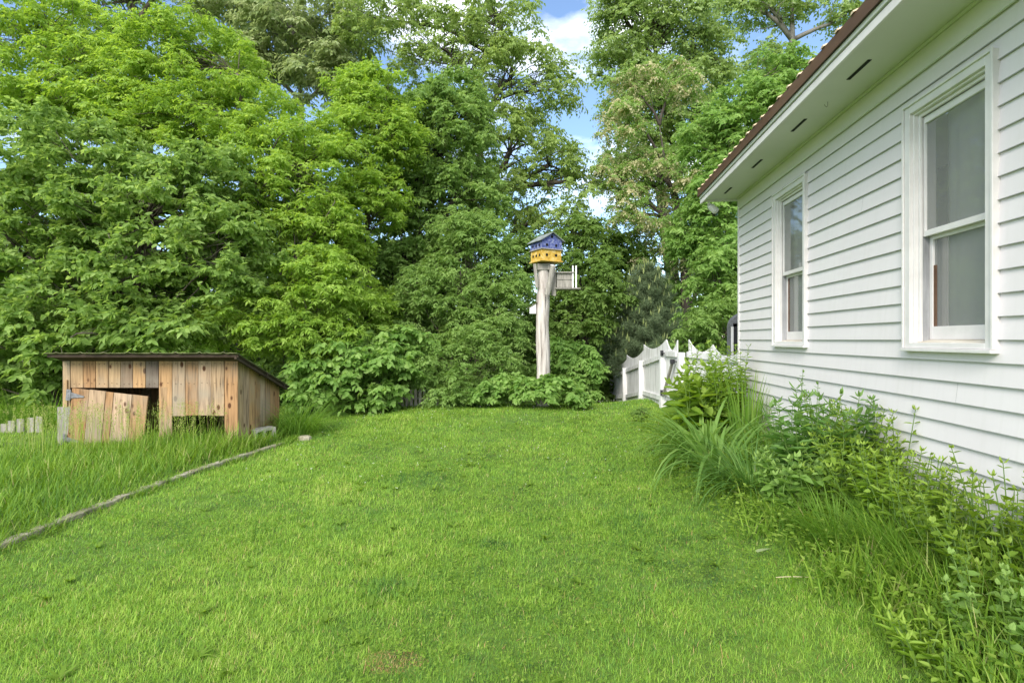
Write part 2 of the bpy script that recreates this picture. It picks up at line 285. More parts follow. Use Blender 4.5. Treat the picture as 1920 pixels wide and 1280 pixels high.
# ------------------------------------------------------------------ white house
XW = 2.316
def zc_(px): return F * XW / (CT * (px - 1062))
def tt(px): return (zc_(px) + XW * ST) / CT
def zz(px, py): return EYE - (py - HZ) * zc_(px) / F
house = empty('house', (0, 0, 0), 'white clapboard house with two sash windows and a brown metal roof edge', 'house', rz=-TH)
T0, T1 = -2.0, 7.45; ZB, ZT, LAP = .372, 3.40, .125
wins = [dict(t0=tt(1876), t1=tt(1704), z0=zz(1704, 651.5), z1=zz(1704, 205)),
        dict(t0=tt(1516.5), t1=tt(1455), z0=zz(1455, 646), z1=zz(1455, 367))]
def build_house():
    mb = MB(); k = -9
    while 1.497 + k * LAP < ZT - .002:
        z0 = 1.497 + k * LAP; z1 = min(z0 + LAP, ZT)
        rects = [(T0, T1, z0, z1)]
        for wn in wins:
            new = []
            for (a, b, c, d) in rects:
                wt0, wt1, wz0, wz1 = wn['t0'] + .02, wn['t1'] - .02, wn['z0'] + .02, wn['z1'] - .02
                if b <= wt0 or a >= wt1 or d <= wz0 or c >= wz1: new.append((a, b, c, d)); continue
                if a < wt0: new.append((a, wt0, c, d))
                if b > wt1: new.append((wt1, b, c, d))
                if c < wz0: new.append((max(a, wt0), min(b, wt1), c, wz0))
                if d > wz1: new.append((max(a, wt0), min(b, wt1), wz1, d))
            rects = new
        xo = lambda z: XW - .015 * (1 - (z - z0) / LAP)
        for (a, b, c, d) in rects:
            # split into short lengths so that the boards are very slightly uneven
            nseg = max(1, int((b - a) / 1.2)); ts = np.linspace(a, b, nseg + 1)
            for q in range(nseg):
                a_, b_ = ts[q], ts[q + 1]
                if c <= z0 + 1e-6:
                    mb.add([(xo(z0), a_, z0), (xo(z0), b_, z0), (xo(z0), b_, z0 + .0036), (xo(z0), a_, z0 + .0036)], [(0, 3, 2, 1)], .5, 1)  # lap shadow line painted as a thin dark strip
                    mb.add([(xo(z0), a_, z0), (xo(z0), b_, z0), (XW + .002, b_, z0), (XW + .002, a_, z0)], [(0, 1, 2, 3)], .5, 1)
                    c_ = z0 + .0036
                else: c_ = c
                mb.add([(xo(c_), a_, c_), (xo(c_), b_, c_), (xo(d), b_, d), (xo(d), a_, d)], [(0, 3, 2, 1)])
        k += 1
    jr = random.Random(5)
    for kk in range(-9, 15):
        z0 = 1.497 + kk * LAP
        if jr.random() < .55:
            t_ = jr.uniform(.3, 7)
            if any(w_['t0'] - .1 < t_ < w_['t1'] + .1 and w_['z0'] - .15 < z0 < w_['z1'] + .1 for w_ in wins): continue
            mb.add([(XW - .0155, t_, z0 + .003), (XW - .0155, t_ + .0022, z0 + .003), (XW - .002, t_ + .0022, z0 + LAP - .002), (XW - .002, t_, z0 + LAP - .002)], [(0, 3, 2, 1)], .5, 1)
    # gable end, back, near end
    XB = 9.0
    mb.add([(XW, T1, ZB), (XB, T1, ZB), (XB, T1, ZT + .1), (5.6, T1, ZT + 1.3), (XW, T1, ZT + .02)], [(0, 1, 2, 3, 4)])
    mb.add([(XW, T0, ZB), (XB, T0, ZB), (XB, T0, ZT + .1), (5.6, T0, ZT + 1.3), (XW, T0, ZT + .02)], [(4, 3, 2, 1, 0)])
    mb.add([(XB, T0, ZB), (XB, T1, ZB), (XB, T1, ZT + .1), (XB, T0, ZT + .1)], [(0, 1, 2, 3)])
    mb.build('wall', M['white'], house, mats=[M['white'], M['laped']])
    # interior
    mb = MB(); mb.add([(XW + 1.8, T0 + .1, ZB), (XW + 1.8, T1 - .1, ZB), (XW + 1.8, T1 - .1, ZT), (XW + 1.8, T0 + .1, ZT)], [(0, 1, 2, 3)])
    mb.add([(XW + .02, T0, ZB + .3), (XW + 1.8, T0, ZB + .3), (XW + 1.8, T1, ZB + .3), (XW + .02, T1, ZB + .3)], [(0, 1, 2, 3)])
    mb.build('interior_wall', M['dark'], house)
    mb = MB(); mb.box((XW - .022, T1 - .035, ZB), (XW + .03, T1 + .012, ZT - .01)); mb.build('corner_trim', M['trim'], house, bevel=.004)
    mb = MB(); mb.box((XW + .02, T0, -.2), (XB - .05, T1 - .03, ZB - .002)); mb.build('foundation', M['concrete'], house)
    # soffit, frieze mouldings
    XF = 1.862
    mb = MB(); mb.box((XF + .002, T0, ZT), (XW + .03, T1 + .06, ZT + .02))
    so = mb.build('soffit', M['soffit'], house)
    mb = MB(); mb.box((XW - .04, T0, ZT - .022), (XW - .008, T1 - .04, ZT - .001)); mb.box((XW - .028, T0, ZT - .16), (XW - .012, T1 - .04, ZT - .024))
    mb.build('frieze_moulding', M['soffit'], house, bevel=.003)
    XV = 2.05
    for px in (1610, 1497.5, 1419.5, 1365):
        q = F * (XV) / (CT * (px - 1062)); t = (q + XV * ST) / CT
        mb = MB(); mb.box((XV - .013, t - .14, ZT - .004), (XV + .013, t + .14, ZT - .001)); v = mb.build('vent', M['vent'], so)
    for t_ in (.3, -.7):
        mb = MB(); mb.box((XV - .013, t_ - .14, ZT - .004), (XV + .013, t_ + .14, ZT - .001)); mb.build('vent', M['vent'], so)
    # hook
    XK = 2.08; q = F * XK / (CT * (1552 - 1062)); t = (q + XK * ST) / CT
    mb = MB(); mb.tube([(XK, t, ZT), (XK, t, ZT - .03), (XK - .012, t - .01, ZT - .045), (XK - .03, t - .02, ZT - .04), (XK - .032, t - .02, ZT - .028)], [.0025] * 5, 6)
    mb.build('hook', M['greywood'], so)
    # fascia + drip board + roof edge
    E1 = T1 + .16
    mb = MB(); mb.box((XF - .02, T0, ZT - .03), (XF, E1, ZT + .028)); mb.build('fascia', M['trim'], house, bevel=.003)
    mb = MB(); mb.box((XF - .03, T0, ZT + .04), (XF - .002, E1, ZT + .075)); mb.build('drip_board', M['soffit'], house, bevel=.004)
    rf = MB(); XE = XF - .05; sl = .45
    zt = ZT + .165
    rf.box((XE, T0, ZT + .072), (XE + .012, E1 + .03, zt))
    XR = 5.6
    rf.add([(XE, T0, zt), (XE, E1 + .03, zt), (XR, E1 + .03, zt + (XR - XE) * sl), (XR, T0, zt + (XR - XE) * sl),
            (XE, T0, zt - .02), (XE, E1 + .03, zt - .02), (XR, E1 + .03, zt + (XR - XE) * sl - .02), (XR, T0, zt + (XR - XE) * sl - .02)],
           [(0, 3, 2, 1), (4, 5, 6, 7), (1, 2, 6, 5), (0, 4, 7, 3)])
    rf.add([(XR, T0, zt + (XR - XE) * sl), (XR, E1 + .03, zt + (XR - XE) * sl), (XB + .4, E1 + .03, zt + .1), (XB + .4, T0, zt + .1)], [(0, 1, 2, 3)])
    roof = rf.build('roof', M['rust'], house)
    t = E1 - .02; rb = MB()
    while t > T0:
        vs = []
        for (x, z) in ((XE - .008, zt), (XR, zt + (XR - XE) * sl)):
            vs += [(x, t - .026, z + .001), (x, t - .01, z + .017), (x, t + .01, z + .017), (x, t + .026, z + .001)]
        rb.add(vs, [(0, 1, 5, 4), (1, 2, 6, 5), (2, 3, 7, 6), (3, 2, 1, 0)]); t -= .2
    rb.build('roof_rib', M['ribcap'], roof)
    # rake board at the end of the eave
    mb = MB(); mb.box((XF + .002, T1 + .062, ZT - .02), (XW + .2, T1 + .085, ZT + .07)); mb.build('rake_board', M['trim'], house)
    # small white lamp under the end of the eave
    mb = MB(); c = Vector((XF + .07, T1 + .1, ZT - .03))
    mb.tube([c, c + Vector((.02, -.01, -.03)), c + Vector((.035, -.015, -.035))], [.02, .02, .02], 10)
    mb.tube([c + Vector((.005, 0, -.03)), c + Vector((.03, -.01, -.05)), c + Vector((.10, -.03, -.12)), c + Vector((.11, -.035, -.13))], [.02, .045, .047, .03], 14)
    lamp = mb.build('eave_lamp', M['trim'], house, smooth=False)
    # windows
    for i, wn in enumerate(wins):
        a, b, c, d = wn['t0'], wn['t1'], wn['z0'], wn['z1']; tw = .062
        fr = MB(); x0, x1 = XW - .034, XW + .012
        fr.box((x0, a, c), (x1, a + tw, d)); fr.box((x0, b - tw, c), (x1, b, d))
        fr.box((x0, a + tw, d - tw), (x1, b - tw, d)); fr.box((x0, a + tw, c), (x1, b - tw, c + .035))
        # raised outer bead
        fr.box((x0 - .012, a - .006, c + .0), (x0 - .001, a + .012, d + .006)); fr.box((x0 - .012, b - .012, c), (x0 - .001, b + .006, d + .006))
        fr.box((x0 - .012, a + .012, d - .012), (x0 - .001, b - .012, d + .006)); fr.box((x0 - .022, a - .006, c - .022), (x1 - .02, b + .006, c - .001))
        # casing step
        ia, ib, ic, idd = a + tw, b - tw, c + .035, d - tw
        fr.box((XW - .012, ia, ic), (XW + .13, ia + .014, idd)); fr.box((XW - .012, ib - .014, ic), (XW + .13, ib, idd)); fr.box((XW - .012, ia + .014, idd - .014), (XW + .13, ib - .014, idd))
        fr.box((XW + .012, ib - .034, ic), (XW + .03, ib - .0145, idd - .0145)); fr.box((XW + .012, ia + .0145, idd - .034), (XW + .03, ib - .0345, idd - .0145))
        wo = fr.build('window', M['trim'], house, bevel=.003)
        s = MB(); s.add([(XW - .03, ia, ic - .004), (XW - .03, ib, ic - .004), (XW + .13, ib, ic + .03), (XW + .13, ia, ic + .03)], [(0, 3, 2, 1)])
        s.build('sill', M['sill'], wo)
        ja, jb, jt = ia + .016, ib - .016, idd - .036
        mid = ic + (jt - ic) * .475
        def sash(nm, xs, z0, z1, sw, bot, top, mat):
            m = MB(); m.box((xs, ja, z0), (xs + .028, ja + sw, z1)); m.box((xs, jb - sw, z0), (xs + .028, jb, z1))
            m.box((xs, ja + sw, z0), (xs + .028, jb - sw, z0 + bot)); m.box((xs, ja + sw, z1 - top), (xs + .028, jb - sw, z1))
            m.build(nm, mat, wo, bevel=.002)
            p = MB(); p.add([(xs + .014, ja + sw - .002, z0 + bot - .002), (xs + .014, jb - sw + .002, z0 + bot - .002), (xs + .014, jb - sw + .002, z1 - top + .002), (xs + .014, ja + sw - .002, z1 - top + .002)], [(0, 3, 2, 1)])
            p.build('pane', M['glass'], wo)
        sash('upper_sash', XW + .035, mid - .008, jt, .03, .038, .045, M['trim'])
        sash('lower_sash', XW + .075, ic + .02, mid - .001, .04, .085, .03, M['trim'])
        j = MB(); j.box((XW + .0305, ib - .03, ic + .01), (XW + .073, ib - .0142, mid - .012)); j.build('weathered_jamb', M['grey'], wo)
        j = MB(); j.box((XW + .082, ib - .078, ic + .106), (XW + .0885, ib - .0565, mid + (-.2 if i == 0 else -.04))); j.build('inner_stop', M['brownwood'], wo)
        # curtain with soft folds
        cu = MB(); gap = .12 if i == 0 else .10; n_ = 40
        ts = np.linspace(ia - .05, ib - gap, n_); xf = XW + .125 + .010 * np.sin(np.linspace(0, 30, n_)) * np.linspace(.1, 1, n_) ** 2
        vs = [(xf[q], ts[q] - .03 * (q == n_ - 1), z) for q in range(n_) for z in (ic - .02, idd - .02)]
        cu.add(vs, [(2 * q, 2 * q + 1, 2 * q + 3, 2 * q + 2) for q in range(n_ - 1)])
        cu.build('curtain', M['curtain'], wo, smooth=True)
build_house()

# glazed enclosure beyond the corner
def enclosure():
    d0, d1 = 8.35, 8.5; xl = (1363 - 960) / F * d1; xr = xl + 1.3; zt = EYE + .40; zb = gz(xl, d0) - .1
    e = empty('glazed_enclosure', (xl, d0, zb), 'grey hooded enclosure with dark panes just beyond the house corner', 'enclosure')
    pts = [(xl, zb), (xl, zt - .2)] + [(xl + .3 - .3 * math.cos(a), zt - .2 + .24 * math.sin(a)) for a in np.linspace(.2, math.pi / 2, 7)] + [(xr, zt + .06)]
    mb = MB(); n = len(pts); vs = [(x - xl, 0, z - zb) for x, z in pts] + [(x - xl, d1 - d0, z - zb) for x, z in pts]
    mb.add(vs, [(i, i + 1, n + i + 1, n + i) for i in range(n - 1)]); 
    top = [i for i in range(1, n)]
    mb.add([(pts[i][0] - xl, 0, pts[i][1] - zb) for i in top] + [(xr - xl, 0, zt - .1 - zb)], [tuple(range(len(top) + 1))])
    mb.build('hood', M['galv'], e, smooth=False)
    mb = MB(); mb.box((.0, -.02, 0), (.035, .02, zt - .2 - zb)); mb.box((.15, -.02, 0), (.175, .02, zt - .14 - zb)); mb.box((.035, -.018, zt - .45 - zb - .5), (.15, .018, zt - .45 - zb - .47))
    mb.build('frame', M['fence'], e)
    mb = MB(); mb.box((.036, 0, 0), (1.3, .004, zt - .15 - zb)); mb.build('pane', M['iron'], e)
enclosure()

# ------------------------------------------------------------------ fence and gate
def picket_panel(mb, A, B, zbA, zbB, ztA, ztB, dip, off, w=.085, gap=.008, th=.018):
    A = Vector(A); B = Vector(B); L = (B - A).length; u = (B - A) / L; nrm = Vector((-u.y, u.x))
    n = max(2, int(L / (w + gap))); w = L / n - gap
    for i in range(n):
        s0 = i * L / n; s1 = s0 + w; vs = []
        for s in (s0, s1):
            f = s / L; c = 4 * f * (1 - f)
            zt = ztA + (ztB - ztA) * f - dip * c; zb = zbA + (zbB - zbA) * f
            for o_ in (off, off + th):
                p = A + u * s + nrm * o_
                vs += [(p.x, p.y, zb), (p.x, p.y, zt)]
        mb.add(vs, [(0, 1, 3, 2), (4, 6, 7, 5), (0, 4, 5, 1), (2, 3, 7, 6), (1, 5, 7, 3), (0, 2, 6, 4)], rnd.random())
def rail(mb, A, B, zA, zB, h, off, th):
    A = Vector(A); B = Vector(B); u = (B - A).normalized(); nrm = Vector((-u.y, u.x)); vs = []
    for p, z in ((A, zA), (B, zB)):
        for o_ in (off, off + th):
            q = p + nrm * o_; vs += [(q.x, q.y, z), (q.x, q.y, z + h)]
    mb.add(vs, [(0, 1, 3, 2), (4, 6, 7, 5), (0, 4, 5, 1), (2, 3, 7, 6), (1, 5, 7, 3), (0, 2, 6, 4)])
def fence():
    e = empty('picket_fence', (0, 0, 0), 'white scalloped picket fence stepping up the slope to the gate', 'fence')
    ps = [(1146, 18.0, .62, .30), (1171, 14.6, .96, .72), (1202, 12.0, 1.27, 1.03), (1243, 9.95, 1.5, 1.28)]
    XY = [((a - 960) / F * d, d) for a, d, _, _ in ps]
    for i, (a, d, zp, zpost) in enumerate(ps):
        x, y = XY[i]; mb = MB(); b = gz(x, y) - .2
        mb.box((x - .055, y - .055, b), (x + .055, y + .055, zpost)); mb.build('post', M['fence'], e, bevel=.006)
    for i in range(3):
        A, B = XY[i], XY[i + 1]; mb = MB(); ga, gb = gz(*A) + .02, gz(*B) + .02
        picket_panel(mb, A, B, ga, gb, ps[i][2] + .12, ps[i + 1][2], .13, .057)
        mb.build('picket_panel', M['fence'], e)
        mb = MB(); rail(mb, A, B, ps[i][3] - .12, ps[i + 1][3] - .12, .09, .015, .04); mb.build('rail', M['fence'], e)
        mb = MB(); rail(mb, A, B, ga + .12, gb + .12, .09, .015, .04); mb.build('rail', M['fence'], e)
    # right section from gate post to the house corner
    A = ((1287 - 960) / F * 9.15, 9.15); B = ((1384 - 960) / F * 7.75, 7.75)
    mb = MB(); Cc = ((A[0] + B[0]) / 2, (A[1] + B[1]) / 2)
    picket_panel(mb, A, Cc, .33, .33, 1.5, 1.42, .16, .04); picket_panel(mb, Cc, B, .33, .33, 1.42, 1.36, .16, .04)
    mb.build('picket_panel', M['fence'], e)
    mb = MB(); rail(mb, A, B, 1.2, 1.16, .09, 0, .035); mb.build('rail', M['fence'], e)
    mb = MB(); rail(mb, A, B, .5, .46, .09, 0, .035); mb.build('rail', M['fence'], e)
    mb = MB(); x, y = (1277 - 960) / F * 9.12, 9.12; mb.box((x - .055, y - .055, .1), (x + .055, y + .055, 1.28)); mb.build('post', M['fence'], e, bevel=.006)
    # gate
    A = Vector(((1249 - 960) / F * 9.85, 9.85)); B = Vector(((1270 - 960) / F * 9.2, 9.2))
    gt = empty('garden_gate', (0, 0, 0), 'white picket gate with black strap hinges and a grey diagonal brace', 'gate')
    mb = MB(); picket_panel(mb, A, B, .40, .33, 1.5, 1.5, .19, .0)
    mb.build('picket_panel', M['fence'], gt)
    mb = MB(); rail(mb, A, B, 1.2, 1.2, .09, -.038, .035); mb.build('rail', M['fence'], gt)
    mb = MB(); rail(mb, A, B, .50, .43, .09, -.038, .035); mb.build('rail', M['fence'], gt)
    mb = MB(); u = (B - A).normalized(); nr = Vector((-u.y, u.x)); o_ = nr * -.07
    p = A + u * .06 + o_; q = B - u * .04 + o_
    mb.tube([(p.x, p.y, .48), (q.x, q.y, 1.12)], [.028, .028], 4); mb.build('brace', M['greywood'], gt)
    for z in (.47, 1.2):
        mb = MB(); p = A + o_ - u * .03; mb.tube([(p.x, p.y, z), (p.x, p.y, z + .1)], [.03, .03], 8)
        q = p + u * .16; mb.tube([(p.x, p.y, z + .05), (q.x, q.y, z + .05)], [.02, .01], 6); mb.build('hinge', M['iron'], gt)
    mb = MB(); q = B + o_ - u * .03; mb.box((q.x - .04, q.y - .03, 1.08), (q.x + .03, q.y + .03, 1.16)); mb.tube([(q.x - .05, q.y, 1.12), (q.x + .1, q.y, 1.12)], [.012, .012], 6); mb.build('latch', M['iron'], gt, bevel=.005)
fence()

# ------------------------------------------------------------------ wooden shed
def shed():
    x0, x1, yf, yb = -6.15, -3.755, 7.3, 8.6
    e = empty('animal_shed', (x0, yf, 0), 'low shed of rough tan boards with a mossy sloping tin roof', 'shed')
    def pl(mb, pos, wd, zlo, zhi, t, axis='x', c=0, th=.02):
        j = rnd.uniform(-.004, .004)
        if axis == 'x': mb.box((pos + .004, c + j, zlo), (pos + wd - .0045, c + th + j, zhi), t)
        else:
            z0a, z1a = zhi
            vs = [(c - th + j, pos + .002, zlo), (c + j, pos + .002, zlo), (c - th + j, pos + wd - .002, zlo), (c + j, pos + wd - .002, zlo),
                  (c - th + j, pos + .002, z0a), (c + j, pos + .002, z0a), (c - th + j, pos + wd - .002, z1a), (c + j, pos + wd - .002, z1a)]
            mb.add(vs, [(0, 1, 3, 2), (4, 6, 7, 5), (0, 4, 5, 1), (2, 3, 7, 6), (0, 2, 6, 4), (1, 5, 7, 3)], t)
    rz = lambda y: 1.305 - .35 * (y - 7.03)          # roof underside height
    bx = [118, 132, 156, 179.5, 203, 226, 249, 273, 297.5, 322.5, 347, 371.5, 396, 420.5, 446]
    tn = [.75, .72, .62, .42, .76, .14, .36, .02, .44, .9, .6, .95, .82, .55, .7]
    mb = MB()
    for i in range(14):
        a, b = (bx[i] - 960) * yf / F, (bx[i + 1] - 960) * yf / F
        pc = (bx[i] + bx[i + 1]) / 2
        zl = -.03
        if 138 < pc < 301: zl = .843
        elif 320 < pc < 417: zl = .46 + rnd.uniform(-.006, .006)
        pl(mb, a - x0, b - a, zl, rz(yf) - .004, tn[i], 'x', 0)
    # narrow boards left and right of openings
    for pa, pb, za in ((301, 314, .843),):
        pl(mb, (pa - 960) * yf / F - x0, (pb - pa) * yf / F, -.03, .85, .7, 'x', .004)
    for i in range(14):
        a, b_ = (bx[i] - 960) * yf / F - x0, (bx[i + 1] - 960) * yf / F - x0
        for zz_ in (1.17, .90):
            for q in (.3, .7):
                c_ = Vector((a + (b_ - a) * q, -.003, zz_ + rnd.uniform(-.01, .01))); mb.tube([c_, c_ + Vector((0, -.004, 0))], [.0055, .0045], 6, mi=1)
    mb.build('front_wall', None, e, mats=[M['plank'], M['rust']])
    mb = MB(); n = 8; L = yb - yf; tcs = [.8, .93, .4, .64, .97, .58, .66, .6]
    for i in range(n):
        a = i * L / n; pl(mb, a + .0, L / n, -.03, (rz(yf + a) - .004, rz(yf + a + L / n) - .004), tcs[i], 'y', x1 - x0)
    mb.build('side_wall', M['plank'], e)
    mb = MB()
    for i in range(n):
        a = i * L / n; pl(mb, a, L / n, -.03, (rz(yf + a) - .004, rz(yf + a + L / n) - .004), tcs[-i], 'y', .02)
    mb.build('side_wall', M['plank'], e)
    mb = MB()
    for i in range(14): pl(mb, .01 + i * (x1 - x0 - .02) / 14, (x1 - x0 - .02) / 14, -.03, rz(yb) - .01, rnd.random(), 'x', L - .03)
    mb.build('back_wall', M['plank'], e)
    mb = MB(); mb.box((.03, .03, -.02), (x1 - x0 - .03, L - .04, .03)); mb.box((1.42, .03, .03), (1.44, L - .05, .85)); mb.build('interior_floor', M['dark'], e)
    # loose wide board at the lower left corner
    mb = MB(); mb.box((-.05, -.03, -.1), (.13, -.006, .58), .08); mb.build('corner_board', M['greywood'], e, bevel=.003)
    mb = MB(); mb.box((.05, -.022, .12), (.078, -.008, .95), .7); mb.build('door_jamb', M['plank'], e)
    # door, dropped and hanging askew
    A = math.atan2(15.5, 149)
    Mt = Matrix.Translation((((140 - 960) * yf / F) - x0, -.045, .845)) @ Matrix.Rotation(math.radians(-3.5), 4, 'Z') @ Matrix.Rotation(A, 4, 'Y')
    mb = MB(); wd = [.235, .15, .27, .21, .225]; x = 0; ts = [.6, .9, .62, .97, .66]
    wd = [.25, .24, .11, .26, .225]
    zb = [-.86, -.86, -.70, -.685, -.86]
    for i in range(5):
        mb.box((x + .004, rnd.uniform(-.003, .003), zb[i]), (x + wd[i] - .004, .022, rnd.uniform(-.004, .003)), ts[i], M=Mt); x += wd[i]
    door = mb.build('door', M['plank'], e)
    mb = MB(); mb.box((.05, .024, -.8), (1.05, .045, -.68), .1, M=Mt); mb.box((.05, .024, -.2), (1.05, .045, -.1), .3, M=Mt); mb.build('door_batten', M['plank'], door)
    for (zc, xo) in ((-.10, 0), (-.71, -.0)):
        mb = MB(); mb.box((-.065, -.012, zc - .075), (-.005, -.004, zc + .075), M=Mt)
        mb.tube([Mt @ Vector((0, -.01, zc - .06)), Mt @ Vector((0, -.01, zc + .06))], [.009, .009], 8)
        vs = [(.005, -.012, zc - .04), (.005, -.012, zc + .04), (.19, -.012, zc + .008), (.19, -.012, zc - .008)]
        vs = vs + [(a, b + .006, c) for a, b, c in vs]; vs = [Mt @ Vector(v) for v in vs]
        mb.add(vs, [(0, 1, 2, 3), (7, 6, 5, 4), (0, 4, 5, 1), (1, 5, 6, 2), (2, 6, 7, 3), (3, 7, 4, 0)])
        for dz in (-.05, 0, .05): mb.tube([Mt @ Vector((-.035, -.014, zc + dz)), Mt @ Vector((-.035, -.017, zc + dz))], [.007, .005], 8)
        mb.build('strap_hinge', M['galv'], door)
    # roof : ribbed tin sheet on purlins
    X0, X1, Y0, Y1 = -6.17 - x0, -3.62 - x0, 7.03 - yf, 8.72 - yf
    mb = MB(); prof = []; x = X0; pitch = .315
    while x < X1:
        for dx, dz in ((0, 0), (.12, .0), (.15, .012), (.165, .012), (.195, 0), (.235, .0), (.25, .006), (.265, 0)):
            if x + dx < X1: prof.append((x + dx, dz + rnd.uniform(-.002, .002)))
        x += pitch
    prof.append((X1, 0)); n = len(prof); vs = []; rows = 6
    for r in range(rows):
        y = Y0 + (Y1 - Y0) * r / (rows - 1); zb_ = 1.325 - .35 * (y - Y0)
        vs += [(px_, y + rnd.uniform(-.008, .008), zb_ + dz) for px_, dz in prof]
    mb.add(vs, [(r * n + i, r * n + i + 1, (r + 1) * n + i + 1, (r + 1) * n + i) for r in range(rows - 1) for i in range(n - 1)])
    ro = mb.build('roof', M['shroof'], e)
    sm = ro.modifiers.new('thickness', 'SOLIDIFY'); sm.thickness = .006
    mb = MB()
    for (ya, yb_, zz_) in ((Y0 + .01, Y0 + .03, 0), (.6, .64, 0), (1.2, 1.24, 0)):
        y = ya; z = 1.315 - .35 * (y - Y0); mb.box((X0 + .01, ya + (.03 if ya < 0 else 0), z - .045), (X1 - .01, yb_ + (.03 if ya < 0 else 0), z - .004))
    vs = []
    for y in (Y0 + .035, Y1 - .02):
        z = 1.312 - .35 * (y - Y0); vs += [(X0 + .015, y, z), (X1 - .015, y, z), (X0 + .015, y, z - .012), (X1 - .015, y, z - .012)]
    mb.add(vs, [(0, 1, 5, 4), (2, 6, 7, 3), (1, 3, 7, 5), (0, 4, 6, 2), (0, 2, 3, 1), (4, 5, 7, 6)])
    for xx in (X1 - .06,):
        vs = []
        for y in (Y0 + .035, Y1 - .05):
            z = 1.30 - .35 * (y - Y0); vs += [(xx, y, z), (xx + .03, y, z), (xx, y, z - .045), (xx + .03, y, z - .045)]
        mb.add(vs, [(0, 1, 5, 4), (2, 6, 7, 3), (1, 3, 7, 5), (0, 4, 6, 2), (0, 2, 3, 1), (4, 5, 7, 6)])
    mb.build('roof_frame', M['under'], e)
    # cinder block with two cores
    c = P(503, 815, 8.35); mb = MB(); 
    W_, D_, H_ = .32, .19, .2; bw = .03
    xs = [0, .05, .135, .175, .265, W_]
    for k in (0, 2, 4): mb.box((xs[k], 0, 0), (xs[k + 1], D_, H_))
    for k in (1, 3): mb.box((xs[k], 0, 0), (xs[k + 1], D_, .035)); mb.box((xs[k], 0, H_ - .035), (xs[k + 1], D_, H_)); mb.box((xs[k], .08, .035), (xs[k + 1], D_, H_ - .035), mi=1)
    b = mb.build('cinder_block', None, mats=[M['concrete'], M['hole']])
    b.location = (-3.69, 7.64, .0); b.rotation_euler = (0, math.radians(-2), math.radians(50))
    tag(b, 'grey concrete block with two square holes beside the shed corner', 'block')
shed()

# garden edging: three lengths of mossy stone edging
ed = [np.array(q) for q in ((-3.6, 3.6, 0), (-3.6, 4.45, 0), (-3.57, 5.15, 0), (-3.50, 5.9, 0), (-3.36, 6.7, 0), (-3.2, 7.5, 0))]
def edging():
    labs = ['mossy edging strip nearest the camera in the left foreground', 'stone edging strip in the middle beside the lawn', 'stone edging strip farthest from the camera towards the shed']
    segs = [(0, 1), (1, 2, 3), (3, 4, 5)]
    for li, sg in enumerate(segs):
        mb = MB(); pts = []
        for a, b in zip(sg[:-1], sg[1:]):
            for f in np.linspace(0, 1, 9)[:-1]: pts.append(ed[a] * (1 - f) + ed[b] * f)
        pts.append(ed[sg[-1]]); r = random.Random(li); n = len(pts); vs = []
        for p in pts:
            h = .055 + r.uniform(-.007, .007); o_ = r.uniform(-.004, .004)
            vs += [(p[0] - .08 + o_, p[1], -.05), (p[0] - .075 + o_, p[1], h), (p[0] - .004 + o_, p[1], h), (p[0] + .003 + o_, p[1], h - .008), (p[0] + .006 + o_, p[1], -.05)]
        fs = [(i * 5 + j, i * 5 + j + 1, i * 5 + 5 + j + 1, i * 5 + 5 + j) for i in range(n - 1) for j in range(4)]
        mb.add(vs, fs + [(0, 1, 2, 3, 4), tuple((n - 1) * 5 + j for j in (4, 3, 2, 1, 0))])
        tag(mb.build('garden_edging', M['edging']), labs[li], 'edging', 'edging along the lawn')
edging()
mb = MB(); rr_ = random.Random(9)
ring = [(.11 * math.cos(a) * rr_.uniform(.8, 1.1), .07 * math.sin(a) * rr_.uniform(.8, 1.1)) for a in np.linspace(0, 6.28, 11)[:-1]]
mb.add([(x, y, -.02) for x, y in ring] + [(x * .95, y * .95, .035) for x, y in ring] + [(x * .7, y * .7, .05) for x, y in ring],
       [(i, (i + 1) % 10, 10 + (i + 1) % 10, 10 + i) for i in range(10)] + [(10 + i, 10 + (i + 1) % 10, 20 + (i + 1) % 10, 20 + i) for i in range(10)] + [tuple(range(20, 30))])
st = mb.build('flat_stone', M['edging']); st.location = (-3.05, 7.85, gz(-3.05, 7.85) + .02); tag(st, 'pale flat stone at the far end of the edging', 'stone')
